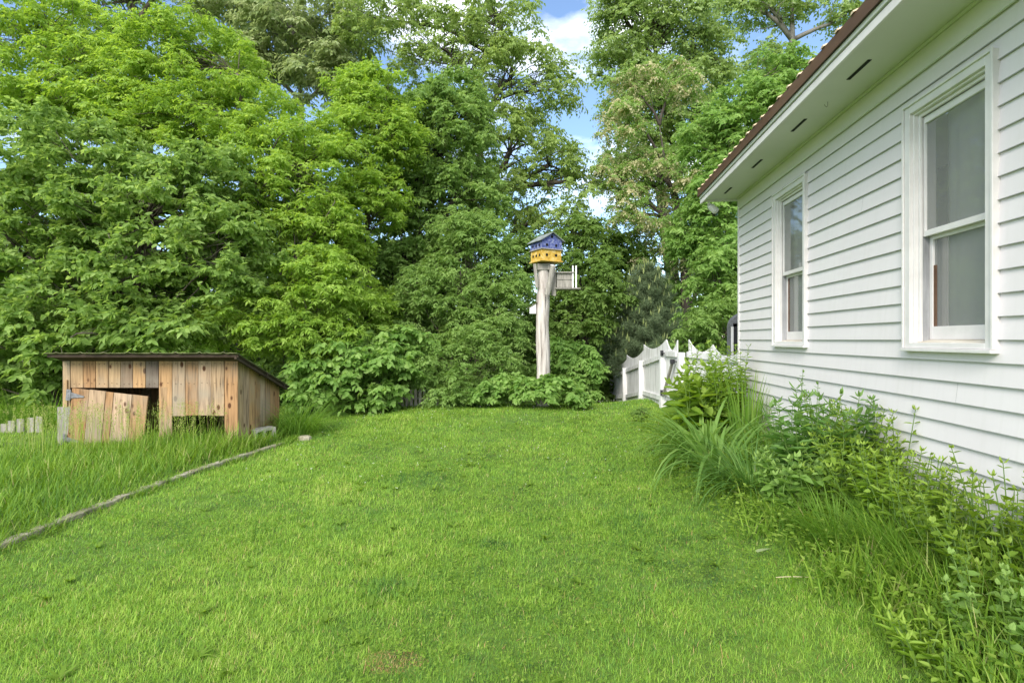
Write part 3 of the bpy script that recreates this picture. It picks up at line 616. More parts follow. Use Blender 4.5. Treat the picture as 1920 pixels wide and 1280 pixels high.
# old picket section leaning at the far left, and small grey pickets at the back of the lawn
def small_pickets():
    e = empty('picket_section', (-7.9, 8.3, gz(-7.9, 8.3) - .09), 'broken section of weathered grey pickets lying left of the shed', 'picket section')
    mb = MB(); r = random.Random(3)
    for i, px in enumerate((8, 21, 38, 57, 72)):
        x = (px - 960) / F * 8.3 + 7.9; z0 = .03 + i * .012; h = .2 + .035 * i ** .5
        mb.box((x - .055, 0, z0), (x + .05, .02, z0 + h), M=Matrix.Rotation(r.uniform(-.03, .03), 4, 'Y'))
    mb.build('picket', M['greywood'], e); mb = MB()
    mb.box((-.1, -.04, .0), (.75, -.005, .045), M=Matrix.Rotation(-.07, 4, 'Y')); mb.build('rail', M['greywood'], e)
    e = empty('low_picket_edging', (0, 11.2, 0), 'low dark grey picket edging under the shrubs behind the lawn', 'low fence'); mb = MB()
    for i in range(13):
        px = 722 + i * 8.2; x = (px - 960) / F * 11.2; b = gz(x, 11.2); h = .36 + .03 * r.random()
        mb.add([(x - .03, 0, b), (x + .03, 0, b), (x + .03, 0, b + h - .04), (x, 0, b + h), (x - .03, 0, b + h - .04), (x - .03, .02, b), (x + .03, .02, b), (x + .03, .02, b + h - .04), (x, .02, b + h), (x - .03, .02, b + h - .04)],
               [(0, 1, 2, 3, 4), (9, 8, 7, 6, 5), (1, 6, 7, 2), (0, 4, 9, 5), (2, 7, 8, 3), (3, 8, 9, 4)])
    mb.build('picket', M['greywood'], e); mb = MB(); x0 = (716 - 960) / F * 11.2; x1 = (826 - 960) / F * 11.2
    mb.box((x0, .021, gz(x0, 11.2) + .2), (x1, .04, gz(x0, 11.2) + .24)); mb.build('rail', M['greywood'], e)
small_pickets()

# ------------------------------------------------------------------ pole with bird houses
DP = 11.0
def pole():
    e = empty('wooden_pole', (.64, DP, .2), 'thick weathered grey wooden pole standing in the vines behind the lawn', 'pole')
    mb = MB(); zs = np.linspace(-.3, 2.85, 22); pts = []; rr = []
    for i, z in enumerate(zs):
        f = i / 21; pts.append((.0 + .012 * math.sin(z * 3), 0, z)); rr.append(.148 - .022 * f + .006 * math.sin(z * 7))
    mb.tube(pts, rr, 20, lump=.03); mb.build('trunk', M['post'], e, smooth=True)
    mb = MB()
    for (x, z0, z1, wd) in ((.035, 1.85, 2.35, .006), (.03, 1.2, 1.7, .004), (-.05, .6, 1.5, .003), (.06, .3, 1.1, .003)):
        mb.tube([(x, -.147, z0), (x + .008, -.139, (z0 + z1) / 2), (x - .004, -.133, z1)], [.001, wd, .001], 5)
    mb.build('crack', M['hole'], e)
    mb = MB(); mb.box((-.03, -.03, -.24), (.03, .03, .24), M=Matrix.Translation((-.155, -.13, 2.6)) @ Matrix.Rotation(-.10, 4, 'Y')); mb.build('bracket', M['greywood'], e, bevel=.004)
    mb = MB(); mb.box((-.12, -.14, 2.72), (.2, .14, 2.85)); mb.build('bracket', M['greywood'], e, bevel=.004)
    mb = MB(); mb.box((.17, -.10, 2.2), (.25, -.05, 2.83)); mb.build('bracket', M['greywood'], e, bevel=.004)
    # bird house
    z0 = EYE + (HZ - 493) / F * DP
    b = empty('birdhouse', (.70, DP, z0), 'two storey martin house, blue gable above a yellow base, on top of the pole', 'birdhouse', rz=math.radians(28))
    s = .235
    mb = MB(); mb.box((-s - .02, -s - .02, -.0), (s + .02, s + .02, .022)); mb.box((-s + .006, -s + .006, .022), (s - .006, s - .006, .24)); mb.build('lower_storey', M['yellow'], b, bevel=.004)
    mb = MB(); mb.box((-s - .02, -s - .02, .24), (s + .02, s + .02, .258)); mb.build('ledge', M['greywood'], b)
    mb = MB(); z1, z2, za = .258, .43, .575
    v = [(-s, -s, z1), (s, -s, z1), (s, -s, z2), (0, -s, za), (-s, -s, z2)]; v = v + [(a, s, c) for a, _, c in v]
    mb.add(v, [(0, 1, 2, 3, 4), (9, 8, 7, 6, 5), (0, 4, 9, 5), (1, 6, 7, 2)]); mb.build('upper_storey', M['blue'], b)
    mb = MB(); ov = .05; sl = (za - z2) / s
    for sg in (-1, 1):
        xe = sg * (s + ov); ze = z2 - ov * sl
        v = []
        for y in (-s - .05, s + .05):
            v += [(0, y, za + .004), (xe, y, ze + .004), (xe, y, ze + .018), (0, y, za + .02)]
        mb.add(v, [(0, 1, 2, 3), (7, 6, 5, 4), (1, 5, 6, 2), (2, 6, 7, 3), (0, 4, 5, 1)] if sg > 0 else [(3, 2, 1, 0), (4, 5, 6, 7), (2, 6, 5, 1), (3, 7, 6, 2), (1, 5, 4, 0)])
    mb.build('roof', M['roofgrey'], b)
    hl = [(x, -s, z, 'y') for x, z in ((0, .50), (-.12, .33), (.1, .33))] + [(x, -s + .006, z, 'y') for x, z in ((-.12, .13), (.1, .13))]
    hl += [(-s, y, .33, 'x') for y in (-.13, 0, .13)] + [(-s + .006, y, .13, 'x') for y in (-.13, 0, .13)]
    for x, y, z, ax in hl:
        mb = MB(); d = Vector((0, -.002, 0)) if ax == 'y' else Vector((-.002, 0, 0)); c = Vector((x, y, z))
        mb.tube([c + d * .5, c + d * 1.5], [.03, .03], 14); mb.build('entrance_hole', M['hole'], b)
    # hollow tube
    mb = MB(); A, B = P(1026, 553, DP - .24), P(1037, 499, DP - .28)
    mb.tube([A, B], [.055, .055], 16, cap=False); mb.tube([A, B], [.046, .046], 16, mi=1)
    t_ = mb.build('nest_tube', None, mats=[M['greywood'], M['hole']]); tag(t_, 'leaning hollow grey tube fixed to the pole beneath the birdhouse', 'tube')
    mb = MB(); d_ = (Vector(B) - Vector(A)).normalized() * .012
    Bv = Vector(B); pts = []
    R = d_.orthogonal().normalized(); U = d_.normalized().cross(R)
    mb.tube([Bv + R * .052 * math.cos(a) + U * .052 * math.sin(a) + d_ for a in np.linspace(0, 2 * math.pi, 17)], [.009] * 17, 6)
    rm = mb.build('rim', M['trim'], t_)
    # feeder box on the right
    a0 = P(1043, 540, DP); fb = empty('nest_box', a0, 'open fronted grey plank nest box on the right side of the pole', 'nest box')
    w_ = .34; h_ = .30
    mb = MB(); mb.box((0, -.15, 0), (w_ * .98, .15, .16)); mb.box((0, -.162, .158), (w_, .15, .17)); mb.box((0, -.14, .17), (w_ * .95, .15, h_ - .012)); mb.build('box_body', M['greywood'], fb, bevel=.003)
    mb = MB(); mb.box((-.02, -.19, h_ - .01), (w_ * 1.03, .18, h_ + .014)); mb.build('lid', M['greywood'], fb, bevel=.003)
    mb = MB(); mb.box((-.03, -.2, -.035), (w_ + .14, .18, -.012)); mb.build('shelf', M['greywood'], fb, bevel=.003)
    for xx in (w_ - .03, w_ + .035):
        mb = MB(); mb.box((xx, -.17, -.01), (xx + .028, -.14, h_ + .14)); mb.build('upright', M['fence'], fb)
    mb = MB(); mb.box((-.075, -.12, -.17), (-.015, -.06, h_ + .02)); mb.build('mounting_board', M['greywood'], fb)
    a0 = P(993, 588, DP); sb = empty('small_nest_box', a0, 'small pale nest box with a slanted lid on the left side of the pole', 'nest box')
    mb = MB(); v = [(0, -.07, .0), (.13, -.07, .0), (.13, -.07, .2), (0, -.07, .12)]; v = v + [(a, .07, c) for a, _, c in v]
    mb.add(v, [(0, 1, 2, 3), (7, 6, 5, 4), (0, 3, 7, 4), (1, 5, 6, 2), (0, 4, 5, 1), (3, 2, 6, 7)]); mb.build('box_body', M['fence'], sb)
    mb = MB(); v = [(-.05, -.09, .10), (.15, -.09, .225), (.15, -.09, .24), (-.05, -.09, .115)]; v = v + [(a, .09, c) for a, _, c in v]
    mb.add(v, [(0, 1, 2, 3), (7, 6, 5, 4), (0, 3, 7, 4), (1, 5, 6, 2), (0, 4, 5, 1), (3, 2, 6, 7)]); mb.build('lid', M['shroof'], sb)
pole()

# ------------------------------------------------------------------ foliage engines
def nrm(a): return a / np.maximum(np.linalg.norm(a, axis=-1, keepdims=True), 1e-9)
def leaves(name, Pb, D, Nn, L, Wd, tint, mat, parent, big=False, fold=.18, curl=.12):
    """one small folded leaf per row; 4 verts (2 tris) or 6 verts (2 quads)"""
    Sd = nrm(np.cross(D, Nn)); Nn = nrm(np.cross(Sd, D)); L = L[:, None]; Wd = Wd[:, None]; n = len(Pb)
    tip = Pb + D * L - Nn * L * curl
    if not big:
        m = Pb + D * L * .42 + Nn * Wd * fold
        V = np.stack([Pb, m + Sd * Wd * .5, tip, m - Sd * Wd * .5], 1).reshape(-1, 3)
        i = np.arange(n)[:, None] * 4
        Fc = np.concatenate([i + [0, 1, 2], i + [0, 2, 3]], 0); k = 3; r = 4
    else:
        m1 = Pb + D * L * .28 + Nn * Wd * fold; m2 = Pb + D * L * .68 + Nn * Wd * fold * .6 - Nn * L * curl * .4
        V = np.stack([Pb, m1 + Sd * Wd * .46, m2 + Sd * Wd * .36, tip, m2 - Sd * Wd * .36, m1 - Sd * Wd * .46], 1).reshape(-1, 3)
        i = np.arange(n)[:, None] * 6
        Fc = np.concatenate([i + [0, 1, 2, 3], i + [0, 3, 4, 5]], 0); k = 4; r = 6
    return mesh_np(name, V, Fc, mat, parent, k=k, tint=np.repeat(tint, r))
def in_other(pt, lobes, k, th):
    m = np.zeros(len(pt), bool)
    for j, lb in enumerate(lobes):
        if j == k: continue
        q = (pt - np.array(lb[:3])) / np.array(lb[3:6]); m |= (q ** 2).sum(1) < th
    return m
def clump_pts(lobes, n, rng, inner=.25, low=-.75):
    area = np.array([(l[3] * l[5] + l[4] * l[5] + l[3] * l[4]) for l in lobes]); area /= area.sum(); out = []; lid = []
    for k, l in enumerate(lobes):
        m = max(3, int(n * area[k] * 1.25)); d = nrm(rng.normal(size=(m * 3, 3))); d = d[d[:, 2] > low][:m]
        ra = np.where(rng.random(len(d)) < inner, rng.uniform(.25, .7, len(d)), rng.uniform(.78, 1.05, len(d)))
        # bumpy envelope
        ra = ra * (1 + .14 * np.sin(d[:, 0] * 5 + k) * np.sin(d[:, 2] * 6 + d[:, 1] * 4 + k * 2))
        p = np.array(l[:3]) + d * ra[:, None] * np.array(l[3:6]); p = p[~in_other(p, lobes, k, .5)]
        out.append(p); lid += [k] * len(p)
    return np.concatenate(out), np.array(lid)
def sprays(C, rc, S_, K, rng, droop=.35, zlo=-.3, LL=.12, WW=.05, kind='pinnate', tvar=.25, jit=.35):
    """each clump centre throws S_ curved twigs with K leaves each"""
    n = len(C) * S_; c = np.repeat(C, S_, 0); u = nrm(rng.normal(size=(n, 3)) * [1, 1, .6]); u[:, 2] = np.maximum(u[:, 2], zlo * rng.random(n)); u = nrm(u)
    cs = np.repeat(rng.uniform(.65, 1.25, len(C)), S_); ln = rc * rng.uniform(.55, 1.15, n) * cs
    s = np.tile(np.linspace(.28, 1.0, K), (n, 1)) + rng.uniform(-.05, .05, (n, K))
    p = c[:, None] + u[:, None] * (ln[:, None] * s)[..., None]; p[..., 2] -= droop * (ln[:, None] * s ** 2)
    tan = u[:, None] - np.array([0, 0, 1.0]) * (2 * droop * s)[..., None]; tan = nrm(tan)
    side = nrm(np.cross(tan, np.array([0, 0, 1.0]) + .01)); sg = np.where(np.arange(K) % 2 == 0, 1., -1.)[None, :, None]
    a = .75 if kind == 'pinnate' else .55
    D = nrm(tan * .55 + side * sg * a + rng.normal(size=(n, K, 3)) * jit * .6 + np.array([0, 0, -.22 - droop * .4]))
    Nn = nrm(np.array([0, 0, .75]) + u[:, None] * .6 + rng.normal(size=(n, K, 3)) * (jit + .12))
    ct = np.repeat(rng.normal(0, .13, len(C)), S_)[:, None]; st = rng.normal(0, .1, n)[:, None]
    tint = np.clip(.5 + ct + st + rng.normal(0, tvar * .6, (n, K)), 0, 1)
    L = LL * rng.uniform(.65, 1.25, (n, K)); Wd = WW * rng.uniform(.7, 1.2, (n, K))
    f = lambda a_: a_.reshape(-1, 3)
    return f(p), f(D), f(Nn), L.ravel(), Wd.ravel(), tint.ravel()
def limb(mb, a, b, r0, r1, rng, bend=.12, n=5, sides=6, t=.5):
    a = np.array(a, float); b = np.array(b, float); L = np.linalg.norm(b - a); o_ = rng.normal(size=3) * L * bend; pts = []; rr = []
    for i in range(n + 1):
        f = i / n; p = a * (1 - f) + b * f + o_ * math.sin(f * math.pi) + rng.normal(size=3) * L * .012 * (0 < i < n); p[2] += L * .05 * math.sin(f * math.pi)
        pts.append(p); rr.append(r0 * (1 - f) + r1 * f)
    mb.tube(pts, rr, sides, t); return pts
def LB(px, py, d, rx, ry, rd=None):
    p = P(px, py, d); rx = rx / F * d; rz = ry / F * d; rd = rd if rd else (rx + rz) / 2 * .9
    return (p[0], p[1], p[2], rx, rd, rz)
COUNT = [0]
def tree(name, label, cat, lobes, base, mat, n=120, rc=.5, S_=12, K=8, LL=.12, WW=.055, droop=.3, seed=0, bark='bark', r0=.16, fork=None,
         group='trees behind the lawn', inner=.25, low=-.75, kind='pinnate', big=False, nb=.35, extra=None, jit=.35, tvar=.25, leadr=None):
    rng = np.random.default_rng(seed); bx, by = base; bz = gz(bx, by) - .1; o = np.array([bx, by, bz])
    e = empty(name, o, label, cat, group)
    lobes = [tuple(np.array(l[:3]) - o) + tuple(l[3:]) for l in lobes]
    C, lid = clump_pts(lobes, n, rng, inner, low)
    C = C[C[:, 2] > .15] if len(C) else C
    lid = lid[:len(C)]
    arr = sprays(C, rc, S_, K, rng, droop, LL=LL, WW=WW, kind=kind, jit=jit, tvar=tvar)
    keep = arr[0][:, 2] > .05; arr = [a[keep] for a in arr]
    leaves('crown', *arr, mat, e, big=big); COUNT[0] += len(arr[0])
    # trunk with limbs
    mb = MB(); top = max(l[2] for l in lobes); cx = np.mean([l[0] for l in lobes]); cy = np.mean([l[1] for l in lobes])
    fk = fork if fork else min(l[2] for l in lobes) * .6 + .3; fk = max(fk, .25)
    tp = [(0, 0, -.1), (.02, 0, fk * .5), (rng.normal() * .05, rng.normal() * .05, fk)]
    H = top - fk; tp += [(cx * f + rng.normal() * .05 * H * .3, cy * f, fk + H * f) for f in (.35, .62, .8)]
    mb.tube(tp, [r0 * 1.25, r0, r0 * .9, r0 * .58, r0 * .3, r0 * .06], 10, lump=.05)
    tp = [np.array(p, float) for p in tp]
    for l in lobes:
        c = np.array(l[:3]); h = min(max(fk, c[2] - 1.0 * l[5] - .3), top); j = min(range(2, len(tp)), key=lambda q: abs(tp[q][2] - h) + .3 * np.linalg.norm(tp[q][:2] - c[:2]) * 0)
        rr = r0 * (.5 if j <= 3 else .3); pts = limb(mb, tp[j], c, rr, rr * .45, rng)
        near = C[(((C - c) / np.array(l[3:6])) ** 2).sum(1) < 1.5]
        m = int(len(near) * nb); 
        if m:
            for q in near[rng.choice(len(near), m, replace=False)]:
                s = pts[rng.integers(2, len(pts))]; limb(mb, s, q, rr * .28, rr * .06, rng, n=3, sides=4)
    mb.build('trunk', M[bark], e, smooth=True)
    if extra: extra(e, C, lobes, rng)
    return e

def ribbons(name, B, az, L, Wd, a0, a1, tint, mat, parent=None, seg=4, fold=0, taper=1.0, kind=None):
    """strap leaves: base B, azimuth az, lean angle from a0 (base) to a1 (tip), radians from vertical"""
    n = len(B); h = np.stack([np.cos(az), np.sin(az), np.zeros(n)], 1); sd = np.stack([-np.sin(az), np.cos(az), np.zeros(n)], 1)
    p = B.copy(); rows = []
    for i in range(seg + 1):
        f = i / seg; wv = Wd * (1 - f ** 1.6 * taper) * (.65 + .35 * min(1, f * 4)) if i < seg else Wd * .02
        rows.append(p - sd * wv[:, None] * .5); rows.append(p + sd * wv[:, None] * .5)
        a = a0 + (a1 - a0) * (f + .5 / seg); p = p + (h * np.sin(a)[:, None] + np.array([0, 0, 1.]) * np.cos(a)[:, None]) * (L / seg)[:, None]
    V = np.stack(rows, 1).reshape(-1, 3); r = 2 * (seg + 1); i = np.arange(n)[:, None] * r
    Fc = np.concatenate([i + [2 * k, 2 * k + 1, 2 * k + 3, 2 * k + 2] for k in range(seg)], 0)
    return mesh_np(name, V, Fc, mat, parent, tint=np.repeat(tint, r))

# ------------------------------------------------------------------ trees, left to right
T = tree
T('oak_tree', 'broad leaved oak at the far left standing right behind the shed', 'tree',
  [LB(110, 330, 11, 165, 110), LB(280, 400, 10.6, 150, 110), LB(50, 480, 10.6, 120, 110), LB(400, 500, 10.4, 105, 120), LB(210, 560, 10, 160, 90), LB(380, 330, 10.8, 90, 60)],
  (-8.1, 11), M['oak'], n=560, rc=.31, S_=12, K=8, LL=.12, WW=.068, droop=.12, jit=.7, seed=1, r0=.12, fork=1.6, kind='oak', big=True, tvar=.3)
T('boxelder_tree', 'bright yellow green boxelder rising above the oak on the left', 'tree',
  [LB(350, 120, 13, 130, 85), LB(300, 230, 12.6, 110, 80), LB(450, 240, 12.4, 120, 90), LB(560, 320, 12, 105, 85), LB(480, 400, 11.8, 115, 80), LB(610, 420, 11.8, 65, 70)],
  (-6.4, 12.6), M['elder'], n=560, rc=.38, S_=13, K=10, LL=.112, WW=.042, droop=.3, jit=.6, seed=2, r0=.15, fork=2.2)
T('boxelder_tree', 'yellow green boxelder in the top left corner above the oak', 'tree',
  [LB(60, 50, 13.5, 150, 70), LB(170, 120, 13, 90, 60), LB(60, 190, 12.8, 130, 80), LB(190, 200, 12.6, 110, 60)],
  (-12.2, 13.5), M['elder'], n=270, rc=.42, S_=12, K=9, LL=.13, WW=.05, droop=.35, jit=.5, seed=3, r0=.16, fork=2.5, nb=.5)
T('boxelder_sapling', 'low boxelder with bright leaves just right of the shed roof', 'sapling',
  [LB(590, 540, 11.2, 95, 90), LB(520, 610, 10.6, 90, 70), LB(620, 640, 11, 60, 70), LB(440, 610, 10.2, 70, 50)],
  (-4.4, 11), M['elder'], n=230, rc=.32, S_=12, K=9, LL=.11, WW=.042, droop=.35, jit=.5, seed=4, r0=.07, fork=.6)
T('silver_tree', 'tall tree with pale silvery leaves at the top behind the boxelder', 'tree',
  [LB(560, 50, 19, 105, 75), LB(450, 20, 19.5, 90, 55), LB(610, 150, 18.5, 70, 60), LB(500, 130, 19, 80, 60), LB(660, 60, 19, 50, 50)],
  (-7.6, 19), M['pale'], n=200, rc=.7, S_=13, K=9, LL=.2, WW=.085, droop=.35, seed=5, r0=.28, bark='greybark', fork=5, big=False)
T('tall_tree', 'tall bare trunked tree showing dark limbs at the top left', 'tree',
  [LB(250, -20, 20, 90, 70), LB(200, 60, 20, 70, 60), LB(330, -40, 20, 80, 50)],
  (-14.1, 20.5), M['deep'], n=70, rc=.7, S_=10, K=8, LL=.17, WW=.08, droop=.3, seed=6, r0=.35, fork=7, nb=.9)
T('ash_tree', 'lime green ash with feathery tops left of centre', 'tree',
  [LB(700, 190, 13.6, 75, 60), LB(740, 260, 13.4, 55, 60), LB(650, 260, 13, 60, 60), LB(700, 370, 13, 60, 70), LB(640, 480, 12.6, 55, 60), LB(680, 580, 12.4, 60, 60)],
  (-3.6, 13.6), M['elder'], n=420, rc=.32, S_=12, K=9, LL=.11, WW=.04, droop=.3, jit=.6, seed=8, r0=.12, fork=1.8)
T('maple_tree', 'dark green maple in the middle of the tree line left of the birdhouse', 'tree',
  [LB(830, 250, 15, 90, 90), LB(780, 360, 14.8, 80, 80), LB(860, 360, 15, 80, 70), LB(760, 480, 14.5, 75, 70), LB(860, 200, 15.2, 60, 60)],
  (-2.5, 14.8), M['mid'], n=440, rc=.38, S_=13, K=9, LL=.115, WW=.062, droop=.35, jit=.65, seed=9, r0=.2, bark='darkbark', fork=2.2)
T('walnut_tree', 'large open crowned tree with branches reaching right over the birdhouse', 'tree',
  [LB(720, 40, 18, 90, 60), LB(830, 90, 18, 110, 75), LB(930, 30, 18, 90, 50), LB(960, 150, 18, 100, 75), LB(1040, 170, 18, 60, 55), LB(960, 260, 17.6, 95, 60),
   LB(1030, 310, 17.4, 70, 60), LB(1020, 400, 17, 80, 45), LB(930, 350, 17, 60, 50), LB(1075, 340, 17, 45, 40), LB(1070, 430, 17, 50, 30)],
  (-1.6, 18), M['olive'], n=360, rc=.52, S_=11, K=8, LL=.14, WW=.07, droop=.45, jit=.55, seed=10, r0=.24, bark='darkbark', fork=4.0, nb=.35, inner=.15)
T('willow_sapling', 'mid green arching young tree directly left of the pole', 'tree',
  [LB(880, 450, 13.6, 75, 60), LB(830, 540, 13.2, 85, 65), LB(930, 540, 13.4, 65, 60), LB(900, 620, 13, 85, 45), LB(760, 600, 13, 60, 50)],
  (-1.2, 13.4), M['mid'], n=380, rc=.35, S_=12, K=9, LL=.11, WW=.04, droop=.4, jit=.6, seed=11, r0=.1, fork=1.0)
T('elm_tree', 'leafy dark tree behind the nest boxes right of the pole', 'tree',
  [LB(1090, 540, 15.5, 75, 60), LB(1040, 600, 15, 60, 55), LB(1110, 500, 16, 55, 40), LB(1080, 610, 15, 50, 50), LB(980, 500, 15.5, 50, 60), LB(1080, 440, 16, 45, 35), LB(1150, 460, 17.5, 45, 35)],
  (2.2, 15.5), M['deep'], n=230, rc=.42, S_=12, K=9, LL=.13, WW=.06, droop=.35, jit=.5, seed=12, r0=.12, bark='darkbark', fork=1.6)
T('poplar_tree', 'tall poplar filling the top right of the sky gap', 'tree',
  [LB(1240, 40, 22, 110, 75), LB(1170, 110, 22, 60, 60), LB(1300, 120, 22, 70, 75), LB(1230, 190, 21.5, 95, 70), LB(1290, 260, 21.5, 70, 70), LB(1200, 300, 21.5, 65, 60), LB(1170, 20, 22, 60, 50)],
  (6.6, 22), M['poplar'], n=420, rc=.65, S_=13, K=8, LL=.14, WW=.10, droop=.35, seed=13, r0=.3, bark='darkbark', fork=5, jit=.6)
def blossoms(e, C, lobes, rng):
    sel = C[rng.random(len(C)) < .68]; a = sprays(sel, .42, 14, 7, rng, .75, LL=.085, WW=.06, jit=.8)
    leaves('blossom', *a, M['blossom'], e)['kind'] = 'stuff'
T('locust_tree', 'locust covered in creamy blossom with a dark leaning trunk', 'tree',
  [LB(1190, 170, 18, 60, 45), LB(1160, 240, 17.5, 45, 45), LB(1150, 320, 17.5, 48, 50), LB(1185, 400, 17, 60, 45), LB(1260, 160, 18, 50, 40), LB(1220, 330, 17.5, 60, 60), LB(1290, 360, 17.5, 45, 60), LB(1310, 460, 17.3, 45, 50), LB(1240, 450, 17.3, 50, 40)],
  (5.75, 17.5), M['mid'], n=220, rc=.45, S_=11, K=8, LL=.11, WW=.055, droop=.4, jit=.5, seed=14, nb=.12, r0=.17, bark='darkbark', fork=3.0, extra=blossoms)
T('boxelder_tree', 'green maple like tree against the eave end of the house', 'tree',
  [LB(1340, 260, 13.5, 60, 60), LB(1400, 200, 13.5, 70, 50), LB(1350, 380, 13, 55, 75), LB(1300, 440, 13.4, 40, 60), LB(1350, 520, 12.6, 55, 80), LB(1470, 140, 14, 60, 45)],
  (5.6, 13.6), M['vine'], n=330, rc=.38, S_=12, K=9, LL=.12, WW=.055, droop=.35, jit=.55, seed=15, r0=.14, fork=1.5)
T('cottonwood_tree', 'far grey barked tree with several bare limbs above the roof edge', 'tree',
  [LB(1440, 10, 27, 70, 45), LB(1375, 10, 27, 50, 45), LB(1590, 20, 27, 55, 40), LB(1430, 110, 27, 45, 35), LB(1440, -90, 27, 60, 50), LB(1510, -110, 27, 60, 50), LB(1600, -80, 27, 60, 50)],
  (14.2, 27), M['poplar'], n=190, rc=.8, S_=10, K=8, LL=.18, WW=.12, droop=.35, seed=16, r0=.24, bark='greybark', fork=15.5, nb=.5, jit=.6)
# pine
def pine():
    rng = np.random.default_rng(17); bx, by = (1212 - 960) / F * 15.8, 15.8; bz = gz(bx, by); e = empty('pine_tree', (bx, by, bz), 'small dusky pine with pale upright candles behind the fence', 'pine', 'trees behind the lawn')
    top = EYE + (HZ - 495) / F * 15.8 - bz; mb = MB(); mb.tube([(0, 0, -.1), (0, 0, top * .5), (0.02, 0, top)], [.09, .06, .01], 8)
    Pn, Dn, Cn, Ct = [], [], [], []
    for k in range(80):
        f = (k + .5) / 80; z = top * (.12 + .86 * f); r = (1 - f) ** .7 * 1.4 * rng.uniform(.7, 1.1) + .12; a = k * 2.4; h = np.array([math.cos(a), math.sin(a), 0])
        b = np.array([0, 0, z]); t_ = b + h * r + np.array([0, 0, r * .35]); mb.tube([b, (b + t_) / 2 - [0, 0, .04], t_], [.02, .014, .005], 5)
        m = int(60 + 110 * r)
        s = rng.uniform(.2, 1, m)[:, None]; p = b + (t_ - b) * s + rng.normal(size=(m, 3)) * [.13, .13, .07] * (r * .6 + .25)
        for q in range(9): Pn.append(p); Dn.append(nrm(h * .5 + rng.normal(size=(m, 3)) * .8 + [0, 0, .25]))
        for q in range(3):
            c = t_ + rng.normal(size=3) * [.14, .14, .05]; Ct.append(c)
    Pn = np.concatenate(Pn); Dn = np.concatenate(Dn); n = len(Pn)
    leaves('crown', Pn, Dn, nrm(rng.normal(size=(n, 3))), rng.uniform(.11, .17, n), np.full(n, .008), rng.random(n), M['needle'], e, fold=0, curl=0)
    Ct = np.array(Ct); n = len(Ct); leaves('candle', np.repeat(Ct, 3, 0), nrm(rng.normal(size=(n * 3, 3)) * .12 + [0, 0, 1]), nrm(rng.normal(size=(n * 3, 3))), rng.uniform(.12, .26, n * 3), np.full(n * 3, .026), rng.random(n * 3), M['candle'], e, fold=0, curl=0)['kind'] = 'stuff'
    mb.build('trunk', M['bark'], e, smooth=True)
pine()
# shrubs and low growth
SH = 'shrubs along the back of the lawn'
T('viburnum_shrub', 'broad leaved green shrub hugging the lawn right of the shed', 'shrub',
  [LB(620, 690, 10.6, 75, 60), LB(700, 700, 10.8, 70, 60), LB(760, 660, 11.4, 50, 50), LB(660, 650, 11.2, 60, 45), LB(600, 740, 10.3, 50, 35), LB(690, 745, 10.6, 60, 28)],
  (-3.0, 11.1), M['vine'], n=150, rc=.3, S_=11, K=7, LL=.13, WW=.085, droop=.3, seed=20, r0=.04, fork=.3, group=SH, big=True)
T('honeysuckle_shrub', 'fine leaved twiggy shrub between the broad leaved shrub and the pole', 'shrub',
  [LB(840, 700, 11.3, 60, 60), LB(890, 660, 11.8, 55, 55), LB(850, 745, 11.0, 55, 25), LB(930, 690, 11.8, 45, 45)],
  (-1.1, 11.5), M['mid'], n=130, rc=.28, S_=12, K=9, LL=.07, WW=.035, droop=.3, seed=21, r0=.03, fork=.25, group=SH)
T('creeper_mound', 'low mound of creeper at the foot of the pole', 'creeper',
  [LB(960, 728, 10.9, 55, 25), LB(1030, 735, 10.7, 60, 27), LB(1075, 748, 10.7, 30, 18), LB(905, 745, 10.9, 40, 18)],
  (.55, 10.9), M['vine'], n=110, rc=.2, S_=10, K=6, LL=.1, WW=.07, droop=.3, seed=22, r0=.012, fork=.1, group=SH, low=-.2, big=True)
T('elderberry_shrub', 'dense dark leaved shrub left of the white picket fence', 'shrub',
  [LB(1088, 690, 12.3, 36, 44), LB(1050, 672, 12.6, 34, 38), LB(1100, 722, 12.2, 18, 28), LB(1070, 730, 11.9, 28, 26)],
  (1.8, 12.5), M['vine'], n=130, rc=.2, S_=11, K=7, LL=.10, WW=.05, droop=.35, seed=23, r0=.03, fork=.25, group=SH, big=True)
T('oak_shrub', 'low dark leafy undergrowth behind the left end of the shed', 'shrub',
  [LB(30, 620, 9.8, 90, 60), LB(80, 700, 9.6, 70, 60), LB(-60, 690, 9.6, 80, 70), LB(170, 630, 9.7, 90, 40), LB(310, 625, 9.6, 90, 40)],
  (-8.4, 9.8), M['oak'], n=130, rc=.32, S_=10, K=7, LL=.15, WW=.08, droop=.2, seed=24, r0=.04, fork=.4, group=SH, big=True, kind='oak')
T('forsythia_shrub', 'loose green shrub behind the gate beside the glazed enclosure', 'shrub',
  [LB(1330, 610, 11.5, 45, 60), LB(1390, 600, 11.5, 50, 60), LB(1300, 660, 11.5, 45, 45)],
  (4.4, 11.6), M['mid'], n=80, rc=.32, S_=11, K=8, LL=.1, WW=.045, droop=.4, seed=25, r0=.03, fork=.5, group=SH)
